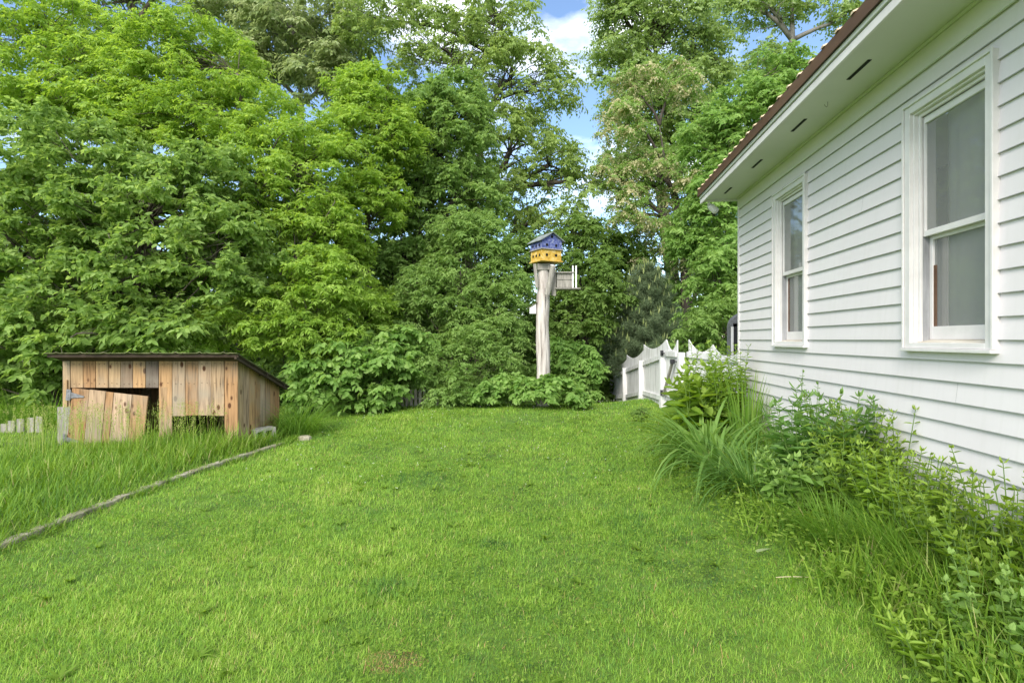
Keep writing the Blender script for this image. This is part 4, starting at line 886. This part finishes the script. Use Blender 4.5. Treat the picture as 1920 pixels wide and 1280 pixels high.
# the wood behind: separate trees in a back row, and one far mass
BK = [(-60, 470, 'dark tree in the back row at the left edge of the wood'), (180, 480, 'dark tree in the back row behind the oak'), (430, 450, 'dark tree in the back row behind the bright boxelder'),
      (620, 420, 'dark tree in the back row between boxelder and ash'), (800, 470, 'dark tree in the back row behind the maple'), (1060, 560, 'low dark tree in the back row behind the birdhouse pole'),
      (1180, 540, 'low dark tree in the back row behind the pine'), (1380, 470, 'dark tree in the back row behind the house corner')]
proto = None
for i, (px, py, lb) in enumerate(BK):
    d = 18.5 + (i % 3) * 1.6
    if i == 0:
        r_ = 2.1
        proto = T('woodland_tree', lb, 'tree', [(0 + x, d + y, z + EYE, a, a * .9, b) for x, y, z, a, b in ((-.9, 0, 0, 1.7, 1.6), (1.2, .3, .5, 1.8, 1.6), (.2, -.3, 2.0, 1.9, 1.5), (-.3, .2, -1.6, 2.3, 1.3), (.6, 0, 3.4, 1.2, 1.0))],
                  (0, d), M['deep'], n=210, rc=.7, S_=12, K=9, LL=.2, WW=.10, droop=.35, seed=31, r0=.18, bark='darkbark', fork=1.4, group='back row of the wood')
        proto.location = ((px - 960) / F * d, d, gz(0, d)); continue
    o = proto.copy(); COL.objects.link(o); o['label'] = lb
    for ch in proto.children:
        c = ch.copy(); COL.objects.link(c); c.parent = o
    sc = [1, 1.15, 1.2, 1.1, 1.1, .82, .86, 1.05][i]
    o.location = ((px - 960) / F * d, d, gz(0, d)); o.rotation_euler = (0, 0, i * 1.3); o.scale = (sc, sc, sc)
def far_wood():
    rng = np.random.default_rng(40); lobes = []
    for k in range(26):
        x = -30 + k * 2.35 + rng.normal() * .6; d = rng.uniform(25, 30); lobes.append((x, d, -.2 + rng.uniform(0, 1.4), 2.3, 1.8, rng.uniform(1.9, 3.0)))
    C, _ = clump_pts(lobes, 850, rng, .3); C = C[C[:, 2] > -1.6]
    a = sprays(C, .9, 11, 8, rng, .3, LL=.34, WW=.2); leaves('far_wood', *a, M['deep'], None); tag(bpy.data.objects['far_wood'], 'dark mass of the far wood behind the trees', 'wood', kind='stuff')
far_wood()
def undergrowth():
    rng = np.random.default_rng(41); lobes = []
    for k in range(30):
        px = -120 + k * 56; d = rng.uniform(13, 15.5)
        if 1090 < px < 1330: continue
        x = (px - 960) / F * d; lobes.append((x, d, gz(x, d) + .2, .9, .8, rng.uniform(.7, 1.25)))
    C, _ = clump_pts(lobes, 520, rng, .3, low=-.1)
    a = sprays(C, .42, 10, 8, rng, .35, LL=.13, WW=.06); leaves('undergrowth', *a, M['mid'], None); tag(bpy.data.objects['undergrowth'], 'tangled green undergrowth beneath the trees', 'undergrowth', kind='stuff')
undergrowth()
print('LEAVES', COUNT)

# ------------------------------------------------------------------ lawn
def fbm(x, y):
    return (np.sin(x * 1.3 + 1.7 * np.sin(y * .9)) * np.sin(y * 1.1 + 1.3 * np.sin(x * .7 + 2)) * .5 + .3 * np.sin(x * 3.1 + y * 1.7 + 1) * np.sin(y * 2.9 - x * 1.2) + .2 * np.sin(x * 7.3 + 2 * np.sin(y * 5)) * np.sin(y * 6.7 + x))
def lawn():
    rng = np.random.default_rng(50); XS, YS, HS = [], [], []
    for (d0, d1, dens) in ((1.9, 3.2, 21000), (3.2, 4.6, 13500), (4.6, 6.5, 8000), (6.5, 9, 4500), (9, 12.6, 2600)):
        xw0, xw1 = -1.05 * d1 - .3, min(1.05 * d1, 3.2); n = int((xw1 - xw0) * (d1 - d0) * dens)
        XS.append(rng.uniform(xw0, xw1, n)); YS.append(rng.uniform(d0, d1, n))
    x = np.concatenate(XS); y = np.concatenate(YS)
    xl = x * CT - y * ST; ex = np.interp(y, [p[1] for p in ed], [p[0] for p in ed])
    m = (xl < XW - .02) & (x > ex + .0 - 20 * (y > 7.8)) & (np.abs(x) < 1.05 * y + .5) & ~((x < -3.7) & (y > 7.2) & (y < 8.65))
    x, y = x[m], y[m]; n = len(x); nz = fbm(x, y)
    L = (.032 + .014 * nz + rng.uniform(-.012, .018, n)) * (1 + .05 * (y - 3).clip(0, 8)); L = np.where(rng.random(n) < .012, L * 2.0, L)
    Wd = (.0022 + .0006 * y) * rng.uniform(.7, 1.3, n)
    tint = .5 + .20 * nz + .07 * np.sin(x * 5.3 + 2 * np.sin(y * 4.1 + 1)) * np.sin(y * 6.1 + 2 * np.sin(x * 3.7)) + .10 * np.sin(x * 11 + 3 * np.sin(y * 7)) * np.sin(y * 13 + 2 * np.sin(x * 9)) + rng.normal(0, .16, n)
    for (cx, cy, rx, ry, dt) in ((-1.02, 5.7, .32, .22, -.45), (-.12, 3.9, .2, .12, -.42), (-.72, 3.2, .22, .12, -.3), (.15, 4.6, .5, .25, -.14), (1.1, 4.3, .5, .5, -.22), (-.3, 3.4, .5, .2, -.1), (-1.8, 5.2, .5, .35, .14), (1.3, 3.4, .4, .3, -.2), (1.3, 7, .5, 1, -.15)):
        q = np.exp(-(((x - cx) / rx) ** 2 + ((y - cy) / ry) ** 2)) * np.clip(.75 + .8 * np.sin(x * 17 + 3 * np.sin(y * 11)) * np.sin(y * 23 + 2 * np.sin(x * 13)) + rng.normal(0, .3, n), .1, 1.4); tint += dt * q; L = L * (1 + .35 * q * (dt < -.2))
    q = np.exp(-((((x + .56) / .15) ** 2 + ((y - 2.5) / .10) ** 2)) ** 1.5) * (rng.random(n) < .85); tint = np.where(q > .4, rng.uniform(.93, 1.02, n), tint); L = np.where(q > .4, L * .6, L)
    tint = np.where(rng.random(n) < .03, rng.uniform(.88, 1, n), np.where(q > .4, tint, np.clip(tint, 0, .9)))
    B = np.stack([x, y, g(x, y) - .004], 1); a0 = rng.uniform(0, 1.25, n); a1 = a0 + rng.uniform(.1, 1.1, n)
    o = ribbons('lawn_grass', B, rng.uniform(0, 2 * np.pi, n), L, Wd, a0, a1, tint, M['grass'], seg=2)
    tag(o, 'short bright green lawn grass', 'grass', kind='stuff'); print('LAWN', n)
    # broad leaved rosettes
    n = 90; cx = rng.uniform(-3, 1.7, n); cy = 2.3 + 8 * rng.random(n) ** 1.3; m = 9; x = np.repeat(cx, m); y = np.repeat(cy, m); nn = n * m
    o = ribbons('lawn_weeds', np.stack([x, y, g(x, y) + .005], 1), rng.uniform(0, 6.28, nn), rng.uniform(.04, .11, nn), rng.uniform(.014, .028, nn), rng.uniform(.5, 1.0, nn), rng.uniform(1.3, 1.9, nn), np.clip(rng.normal(.3, .15, nn), 0, 1), M['weed'], seg=3)
    tag(o, 'flat rosettes of broad leaved weeds in the lawn', 'weeds', kind='stuff')
    # clover leaves and white flower heads in the far part
    n = 70000; x = rng.uniform(-4, 2.6, n); y = 2.1 + 9.4 * rng.random(n) ** 1.4; m = (fbm(x * 1.7 + 5, y * 1.7) + rng.normal(0, .12, n) > .10) & (np.abs(x) < y) & (x * CT - y * ST < 1.7) & (x > -3.4); x, y = x[m], y[m]; n = len(x)
    B = np.stack([x, y, g(x, y) + rng.uniform(.015, .04, n)], 1); a = rng.uniform(0, 6.28, n)
    D = nrm(np.stack([np.cos(a), np.sin(a), rng.uniform(-.1, .3, n)], 1)); sz = (.010 + .0014 * y) * rng.uniform(.6, 1.4, n)
    o = leaves('clover', B, D, nrm(rng.normal(size=(n, 3)) * .25 + [0, 0, 1]), sz, sz * .9, np.clip(rng.normal(.5, .25, n), 0, 1), M['weed'], None, fold=0, curl=0)
    tag(o, 'clover and small leafy weeds growing through the lawn', 'clover', kind='stuff')
    n = 300; x = rng.uniform(-3, 2.3, n); y = 12 - 7 * rng.random(n) ** 1.9; B = np.stack([x, y, g(x, y) + .07], 1); B = np.repeat(B, 6, 0) + rng.normal(size=(n * 6, 3)) * .004
    n6 = n * 6; o = leaves('clover_flowers', B, nrm(rng.normal(size=(n6, 3))), nrm(rng.normal(size=(n6, 3))), np.full(n6, .008), np.full(n6, .006), rng.random(n6), M['flower'], None, fold=0, curl=0)
    tag(o, 'tiny white clover flowers dotted over the far lawn', 'flowers', kind='stuff')
lawn()
def tall_grass():
    rng = np.random.default_rng(60)
    # left bed round the shed
    n = 90000; x = rng.uniform(-11, -3.4, n); y = rng.uniform(2.8, 9.2, n); ex = np.interp(y, [p[1] for p in ed], [p[0] for p in ed], left=-3.6)
    m = (x < ex - .02) & ~((x < -6.35) & (y > 7.3) & (rng.random(n) < .7)) & ~((x > -6.2) & (x < -3.7) & (y > 7.26) & (y < 8.65)) & (np.abs(x) < 1.06 * y + .5) & ((y < 8.3) | (x < -6.2))
    x, y = x[m], y[m]; n = len(x); cl = fbm(x * 1.6, y * 1.6)
    near = np.clip(1 - np.abs(y - 7.0) / .9, 0, 1) * (x > -6.6) * (.3 + .7 * (x > -4.9))
    hh = (.17 + .08 * cl + .16 * near + .05 * (ex[m] - x).clip(0, 1)) * rng.uniform(.5, 1.25, n)
    hh = np.where(x > ex[m] - .2, hh * .7, hh); hh = np.where((x < -6.3) & (y > 6.0), hh * .3, hh); hh = np.where((x < -4.9) & (x > -6.4) & (y > 6.3), hh * .62, hh)
    o = ribbons('tall_grass', np.stack([x, y, g(x, y) - .01], 1), rng.uniform(0, 6.28, n), hh, (.006 + .0005 * y) * rng.uniform(.6, 1.4, n), rng.uniform(0, .4, n), rng.uniform(.5, 1.9, n),
                np.clip(.45 + .2 * cl + rng.normal(0, .2, n), 0, 1), M['tall'], seg=4)
    tag(o, 'unmown tall grass around the wooden shed', 'grass', kind='stuff')
    n = 9000; y = rng.uniform(3.4, 8.0, n); ex = np.interp(y, [p[1] for p in ed], [p[0] for p in ed]); x = ex + rng.normal(-.01, .045, n)
    cl = np.sin(y * 5.1) + np.sin(y * 13.7 + 1) + .8 * np.sin(y * 29); k_ = rng.random(n) < np.clip(.35 + .3 * cl, .05, 1); x, y = x[k_], y[k_]; n = len(x)
    o = ribbons('edge_grass', np.stack([x, y, g(x, y) - .01], 1), rng.uniform(0, 6.28, n), rng.uniform(.05, .14, n), (.004 + .0005 * y) * rng.uniform(.6, 1.3, n), rng.uniform(0, .6, n), rng.uniform(.6, 2.0, n),
                np.clip(rng.normal(.5, .2, n), 0, 1), M['tall'], seg=3)
    tag(o, 'grass tufts growing over the edging', 'grass', kind='stuff')
    # seed stalks in front of the shed
    n = 340; x = rng.uniform(-6.4, -3.8, n); y = rng.uniform(6.2, 7.2, n); h = rng.uniform(.35, .62, n)
    B = np.stack([x, y, g(x, y)], 1); az = rng.uniform(0, 6.28, n); a1 = rng.uniform(.1, .5, n)
    o = ribbons('seeding_grass', B, az, h, np.full(n, .004), np.full(n, .03), a1, rng.uniform(.55, .95, n), M['tall'], seg=4, taper=.3)
    tag(o, 'thin seeding grass stalks in front of the shed', 'grass', kind='stuff')
    hd = B + np.stack([np.cos(az) * np.sin(a1 * .5), np.sin(az) * np.sin(a1 * .5), np.cos(a1 * .5)], 1) * h[:, None]
    m = 16; p = np.repeat(hd, m, 0) + rng.normal(size=(n * m, 3)) * [.008, .008, .035]; nn = n * m
    o = leaves('seed_heads', p, nrm(rng.normal(size=(nn, 3)) * .5 + [0, 0, 1]), nrm(rng.normal(size=(nn, 3))), np.full(nn, .018), np.full(nn, .006), rng.uniform(.7, .98, nn), M['tall'], None)
    tag(o, 'pale seed heads on the grass in front of the shed', 'seed heads', kind='stuff')
    # right bed
    n = 20000; y = rng.uniform(1.7, 8.6, n); ed_x = np.interp(y, [1.7, 2.5, 3.4, 4.3, 5.7, 8, 9], [1.62, 1.72, 1.8, 1.82, 1.85, 2.1, 2.3]) + .07 * np.sin(y * 6.1) + .05 * np.sin(y * 14.3 + 1) + .08 * rng.normal(size=n); wx = (XW + y * ST) / CT - .04
    x = ed_x + (wx - ed_x) * rng.random(n) ** .9; cl = fbm(x * 2.2 + 3, y * 2.2); f = ((x - ed_x) / (wx - ed_x)).clip(0, 1)
    h = (.12 + .28 * f ** .6 + .07 * cl) * rng.uniform(.5, 1.3, n)
    o = ribbons('bed_grass', np.stack([x, y, g(x, y) - .01], 1), rng.uniform(0, 6.28, n), h, .0095 * rng.uniform(.4, 1.5, n), rng.uniform(0, .35, n), rng.uniform(.4, 1.7, n),
                np.clip(.52 + .13 * cl + rng.normal(0, .18, n), 0, 1), M['tall'], seg=5)
    tag(o, 'loose tall grass filling the bed beside the house wall', 'grass', kind='stuff')
    n = 6800; y = rng.uniform(1.8, 8.4, n); ed_x = np.interp(y, [1.7, 2.5, 3.4, 4.3, 5.7, 8, 9], [1.62, 1.72, 1.8, 1.82, 1.85, 2.1, 2.3]) + .07 * np.sin(y * 6.1) + .05 * np.sin(y * 14.3 + 1) + .08 * rng.normal(size=n); wx = (XW + y * ST) / CT - .06
    x = ed_x - .2 * sst(3, 3.8, y) + (wx - ed_x + .2) * rng.random(n) ** 1.3; a = rng.uniform(0, 6.28, n)
    o = leaves('bed_weeds', np.stack([x, y, g(x, y) + rng.uniform(.03, .2, n)], 1), nrm(np.stack([np.cos(a), np.sin(a), rng.uniform(-.2, .5, n)], 1)), nrm(rng.normal(size=(n, 3)) * .35 + [0, 0, 1]),
               rng.uniform(.02, .055, n), rng.uniform(.012, .026, n), rng.random(n), M['weed'], None, big=True)
    tag(o, 'small mixed weeds covering the soil of the bed', 'weeds', kind='stuff')
tall_grass()

# ------------------------------------------------------------------ bed plants
BG = 'plants in the bed along the house wall'
def strap_clump(name, label, px, d, n, L, Wd, spread, a1, mat, seed, cat, rad=.08, group=BG, lean=0, dy=0, tint=.45):
    rng = np.random.default_rng(seed); x = (px - 960) / F * d; z = gz(x, d); e = empty(name, (x, d, z), label, cat, group)
    az = rng.uniform(0, 6.28, n); r = rad * np.sqrt(rng.random(n)); B = np.stack([r * np.cos(az), r * np.sin(az), np.full(n, -.01)], 1)
    ribbons('foliage', B, az + rng.normal(0, .3, n), L * rng.uniform(.6, 1.12, n), Wd * rng.uniform(.7, 1.2, n), rng.uniform(.02, spread, n), rng.uniform(a1 * .45, a1, n), np.clip(rng.normal(tint, .2, n), 0, 1), mat, e, seg=8)
    return e
def stems(name, label, px, d, n, H, rad, LL, WW, step, mat, seed, cat='weed', spread=.25, group=BG, droop=.25, start=.15, whorl=2, top=True, topf=None):
    rng = np.random.default_rng(seed); x = (px - 960) / F * d; z = gz(x, d); e = empty(name, (x, d, z), label, cat, group); mb = MB(); A = [[] for _ in range(6)]
    for i in range(n):
        a = rng.uniform(0, 6.28); r = rad * math.sqrt(rng.random()); b = np.array([r * math.cos(a), r * math.sin(a), -.02]); h = H * rng.uniform(.6, 1.1)
        ln = np.array([math.cos(a), math.sin(a)]) * rng.uniform(0, spread) * h
        # keep clear of the wall
        wob = rng.normal(size=2) * .05 * h; pts = [b, b + [ln[0] * .3 + wob[0], ln[1] * .3 + wob[1], h * .5], b + [ln[0], ln[1], h]]
        mb.tube(pts, [.005, .004, .002], 5); m = max(3, int(h * (1 - start) / step)); phi = rng.uniform(0, 6.28)
        for k in range(m):
            f = start + (1 - start) * (k + .5) / m; p = (pts[0] * (1 - f) ** 2 + pts[1] * 2 * f * (1 - f) + pts[2] * f * f)
            s = math.sin(min(1, (1.12 - f) * 1.9) * math.pi / 2)
            for q in range(whorl):
                an = phi + k * 1.57 + q * 6.283 / whorl + rng.normal() * .25
                A[0].append(p); A[1].append((math.cos(an), math.sin(an), .35 - droop + .5 * f * f + rng.normal() * .35)); A[2].append((-.3 * math.cos(an) + rng.normal() * .4, -.3 * math.sin(an) + rng.normal() * .4, 1))
                A[3].append(LL * s * rng.uniform(.45, 1.35)); A[4].append(WW * s * rng.uniform(.6, 1.25)); A[5].append(min(1, max(0, .35 + .25 * f + rng.normal() * .16)))
        if top:
            for q in range(4):
                an = rng.uniform(0, 6.28); A[0].append(pts[2]); A[1].append((math.cos(an) * .9, math.sin(an) * .9, .7)); A[2].append((math.cos(an), math.sin(an), .1)); A[3].append(LL * rng.uniform(.3, .6)); A[4].append(WW * .45); A[5].append(.9)
    mb.build('stem', M['stem'], e); a = [np.array(q, float) for q in A]
    leaves('foliage', a[0], nrm(a[1]), nrm(a[2]), a[3], a[4], a[5], mat, e, big=True, fold=.22, curl=.2); return e
stems('burdock_plant', 'tall plant with big broad leaves at the house corner', 1318, 6.7, 26, .95, .34, .24, .15, .10, M['weed'], 70, 'plant', .2, whorl=2)
stems('goldenrod', 'bright green leafy stems above the big leaves at the house corner', 1350, 6.6, 44, 1.15, .25, .10, .03, .03, M['bright'], 71, 'plant', .12)
strap_clump('daylily_clump', 'arching daylily clump at the lawn edge nearest the gate', 1318, 5.9, 120, 1.15, .046, .75, 3.0, M['vine'], 72, 'daylily', .16)
strap_clump('daylily_clump', 'arching daylily clump overhanging the lawn in front of the iris', 1350, 5.3, 110, 1.05, .044, .75, 3.0, M['vine'], 73, 'daylily', .16)
strap_clump('iris_clump', 'upright sword shaped iris leaves against the wall near the corner', 1400, 6.2, 70, .95, .03, .22, .5, M['iris'], 74, 'iris', .16, tint=.65)
strap_clump('iris_clump', 'open fan of dark sword leaves against the white wall', 1462, 5.5, 40, .85, .03, .6, 1.6, M['daylily'], 75, 'iris', .16)
strap_clump('sedge_clump', 'fine bladed arching clump right of the daylilies', 1408, 4.6, 360, .78, .015, .85, 2.8, M['daylily'], 76, 'ornamental grass', .13, tint=.5)
stems('phlox_plant', 'dark green leafy stems right behind the fine bladed clump', 1535, 4.2, 46, .84, .26, .145, .046, .05, M['daylily'], 77, 'plant', .2)
stems('nettle_patch', 'low patch of toothed leaves at the foot of the fine bladed clump', 1500, 3.95, 52, .46, .2, .105, .066, .05, M['vine'], 78, 'plant', .3)
stems('aster_patch', 'yellow green low stems in front of the dark leafy stems', 1470, 3.95, 20, .16, .2, .06, .03, .04, M['bright'], 79, 'plant', .4)
stems('bluestar_plant', 'thin upright stems with sparse leaves by the wall below the far window', 1545, 4.75, 9, .95, .16, .085, .026, .07, M['daylily'], 80, 'plant', .14, start=.3)
stems('milkweed_stand', 'light green stand of narrow leaved stems halfway along the wall', 1630, 3.95, 40, .78, .24, .09, .032, .045, M['weed'], 81, 'plant', .22)
stems('milkweed_stand', 'spreading yellow green stems in the middle of the bed', 1610, 3.7, 52, .62, .24, .085, .034, .045, M['weed'], 82, 'plant', .3)
stems('milkweed_stand', 'yellow green stems rising from the grass in front of the near window', 1690, 3.25, 46, .60, .2, .075, .03, .04, M['bright'], 101, 'plant', .25)
stems('milkweed_stand', 'loose leafy stems low in the grass near the right edge', 1800, 2.75, 34, .50, .2, .07, .03, .04, M['weed'], 102, 'plant', .3)
stems('tall_weed', 'single tall weed topped with pointed leaves beneath the near window', 1722, 3.5, 1, .92, .01, .085, .032, .06, M['weed'], 83, 'weed', .06, start=.25)
stems('bluestar_plant', 'low leafy stems before the wall beneath the near window', 1740, 3.25, 30, .52, .2, .075, .03, .045, M['weed'], 84, 'plant', .25)
stems('creeping_weed', 'sprawling weeds at the right picture edge against the siding', 1905, 2.6, 24, .66, .16, .07, .035, .05, M['weed'], 85, 'weed', .2)
strap_clump('orchard_grass', 'tuft of tall dark grass reaching up the siding near the right edge', 1850, 2.85, 46, .62, .008, .35, 1.5, M['daylily'], 86, 'grass tuft', .06)
strap_clump('orchard_grass', 'wide tuft of pale grass in the middle of the bed foreground', 1690, 3.05, 260, .58, .010, .6, 1.9, M['iris'], 87, 'grass tuft', .14)
strap_clump('orchard_grass', 'tuft of pale grass at the lawn edge below the yellow green stems', 1570, 3.35, 240, .48, .010, .7, 2.0, M['iris'], 88, 'grass tuft', .15)
strap_clump('orchard_grass', 'tuft of long grass in the bed near the lower right corner', 1770, 2.65, 260, .46, .009, .6, 1.8, M['iris'], 89, 'grass tuft', .16)
stems('round_leaf_shrub', 'shrub with rounded leaves in the lower right corner', 1890, 2.42, 22, .42, .17, .062, .05, .04, M['weed'], 90, 'shrub', .35, whorl=2)
stems('round_leaf_shrub', 'darker rounded leaves cut by the bottom right corner of the photo', 1905, 2.12, 26, .36, .16, .06, .05, .04, M['vine'], 91, 'shrub', .4)
stems('tansy_plant', 'low yellow green plant at the bottom edge right of the lawn', 1750, 2.2, 16, .17, .12, .085, .028, .03, M['bright'], 92, 'plant', .6)
T('barberry_shrub', 'small twiggy shrub alone on the lawn in front of the fence', 'shrub',
  [LB(1203, 795, 8.7, 22, 22), LB(1200, 770, 8.7, 14, 14)], ((1203 - 960) / F * 8.7, 8.7), M['deep'], n=26, rc=.12, S_=8, K=6, LL=.045, WW=.022, droop=.1, seed=93, r0=.012, fork=.12, group=None, nb=.8)
for (px, d, lb, sd_) in ((560, 8.4, 'tuft of tall reed like grass at the right side of the shed', 94), (98, 9.0, 'tuft of silvery tall grass at the left side of the shed', 95)):
    strap_clump('reed_grass', lb, px, d, 420, .95, .010, .6, 2.6, M['iris'], sd_, 'grass tuft', .3, group='tall grass tufts beside the shed')
strap_clump('reed_grass', 'silvery tall grass beyond the broken pickets at the left edge', 20, 9.4, 300, .9, .009, .5, 2.0, M['iris'], 96, 'grass tuft', .35, group='tall grass tufts beside the shed')
# dead leaves and a pale leaf on the lawn edge
def litter():
    rng = np.random.default_rng(99)
    def one(name, lb, px, py, L, Wd, az, tilt, mat, t):
        d = 1.42 / ((py - HZ) / F); x = (px - 960) / F * d; n = 1
        o = ribbons(name, np.array([[0, 0, 0.]]), np.array([az]), np.array([L]), np.array([Wd]), np.array([tilt]), np.array([tilt + .35]), np.array([t]), M[mat], seg=6)
        o.location = (x, d, gz(x, d) + .06); tag(o, lb, 'dead leaf', 'dead leaves at the edge of the bed')
    one('dead_leaf', 'broad whitish leaf lying on the lawn edge', 1418, 1052, .11, .04, .2, 1.3, 'pale', 1.0)
    one('dead_leaf', 'long straw coloured leaf blade lying flat toward the lawn', 1455, 1103, .32, .013, -.05, 1.45, 'straw', .9)
    one('dead_leaf', 'brown curled leaf blade pointing down beside the yellow green stems', 1515, 1048, .17, .014, -.9, 1.35, 'straw', .1)
    one('dead_leaf', 'tan leaf blade just under the brown curled one', 1545, 1075, .16, .012, -.4, 1.4, 'straw', .4)
litter()
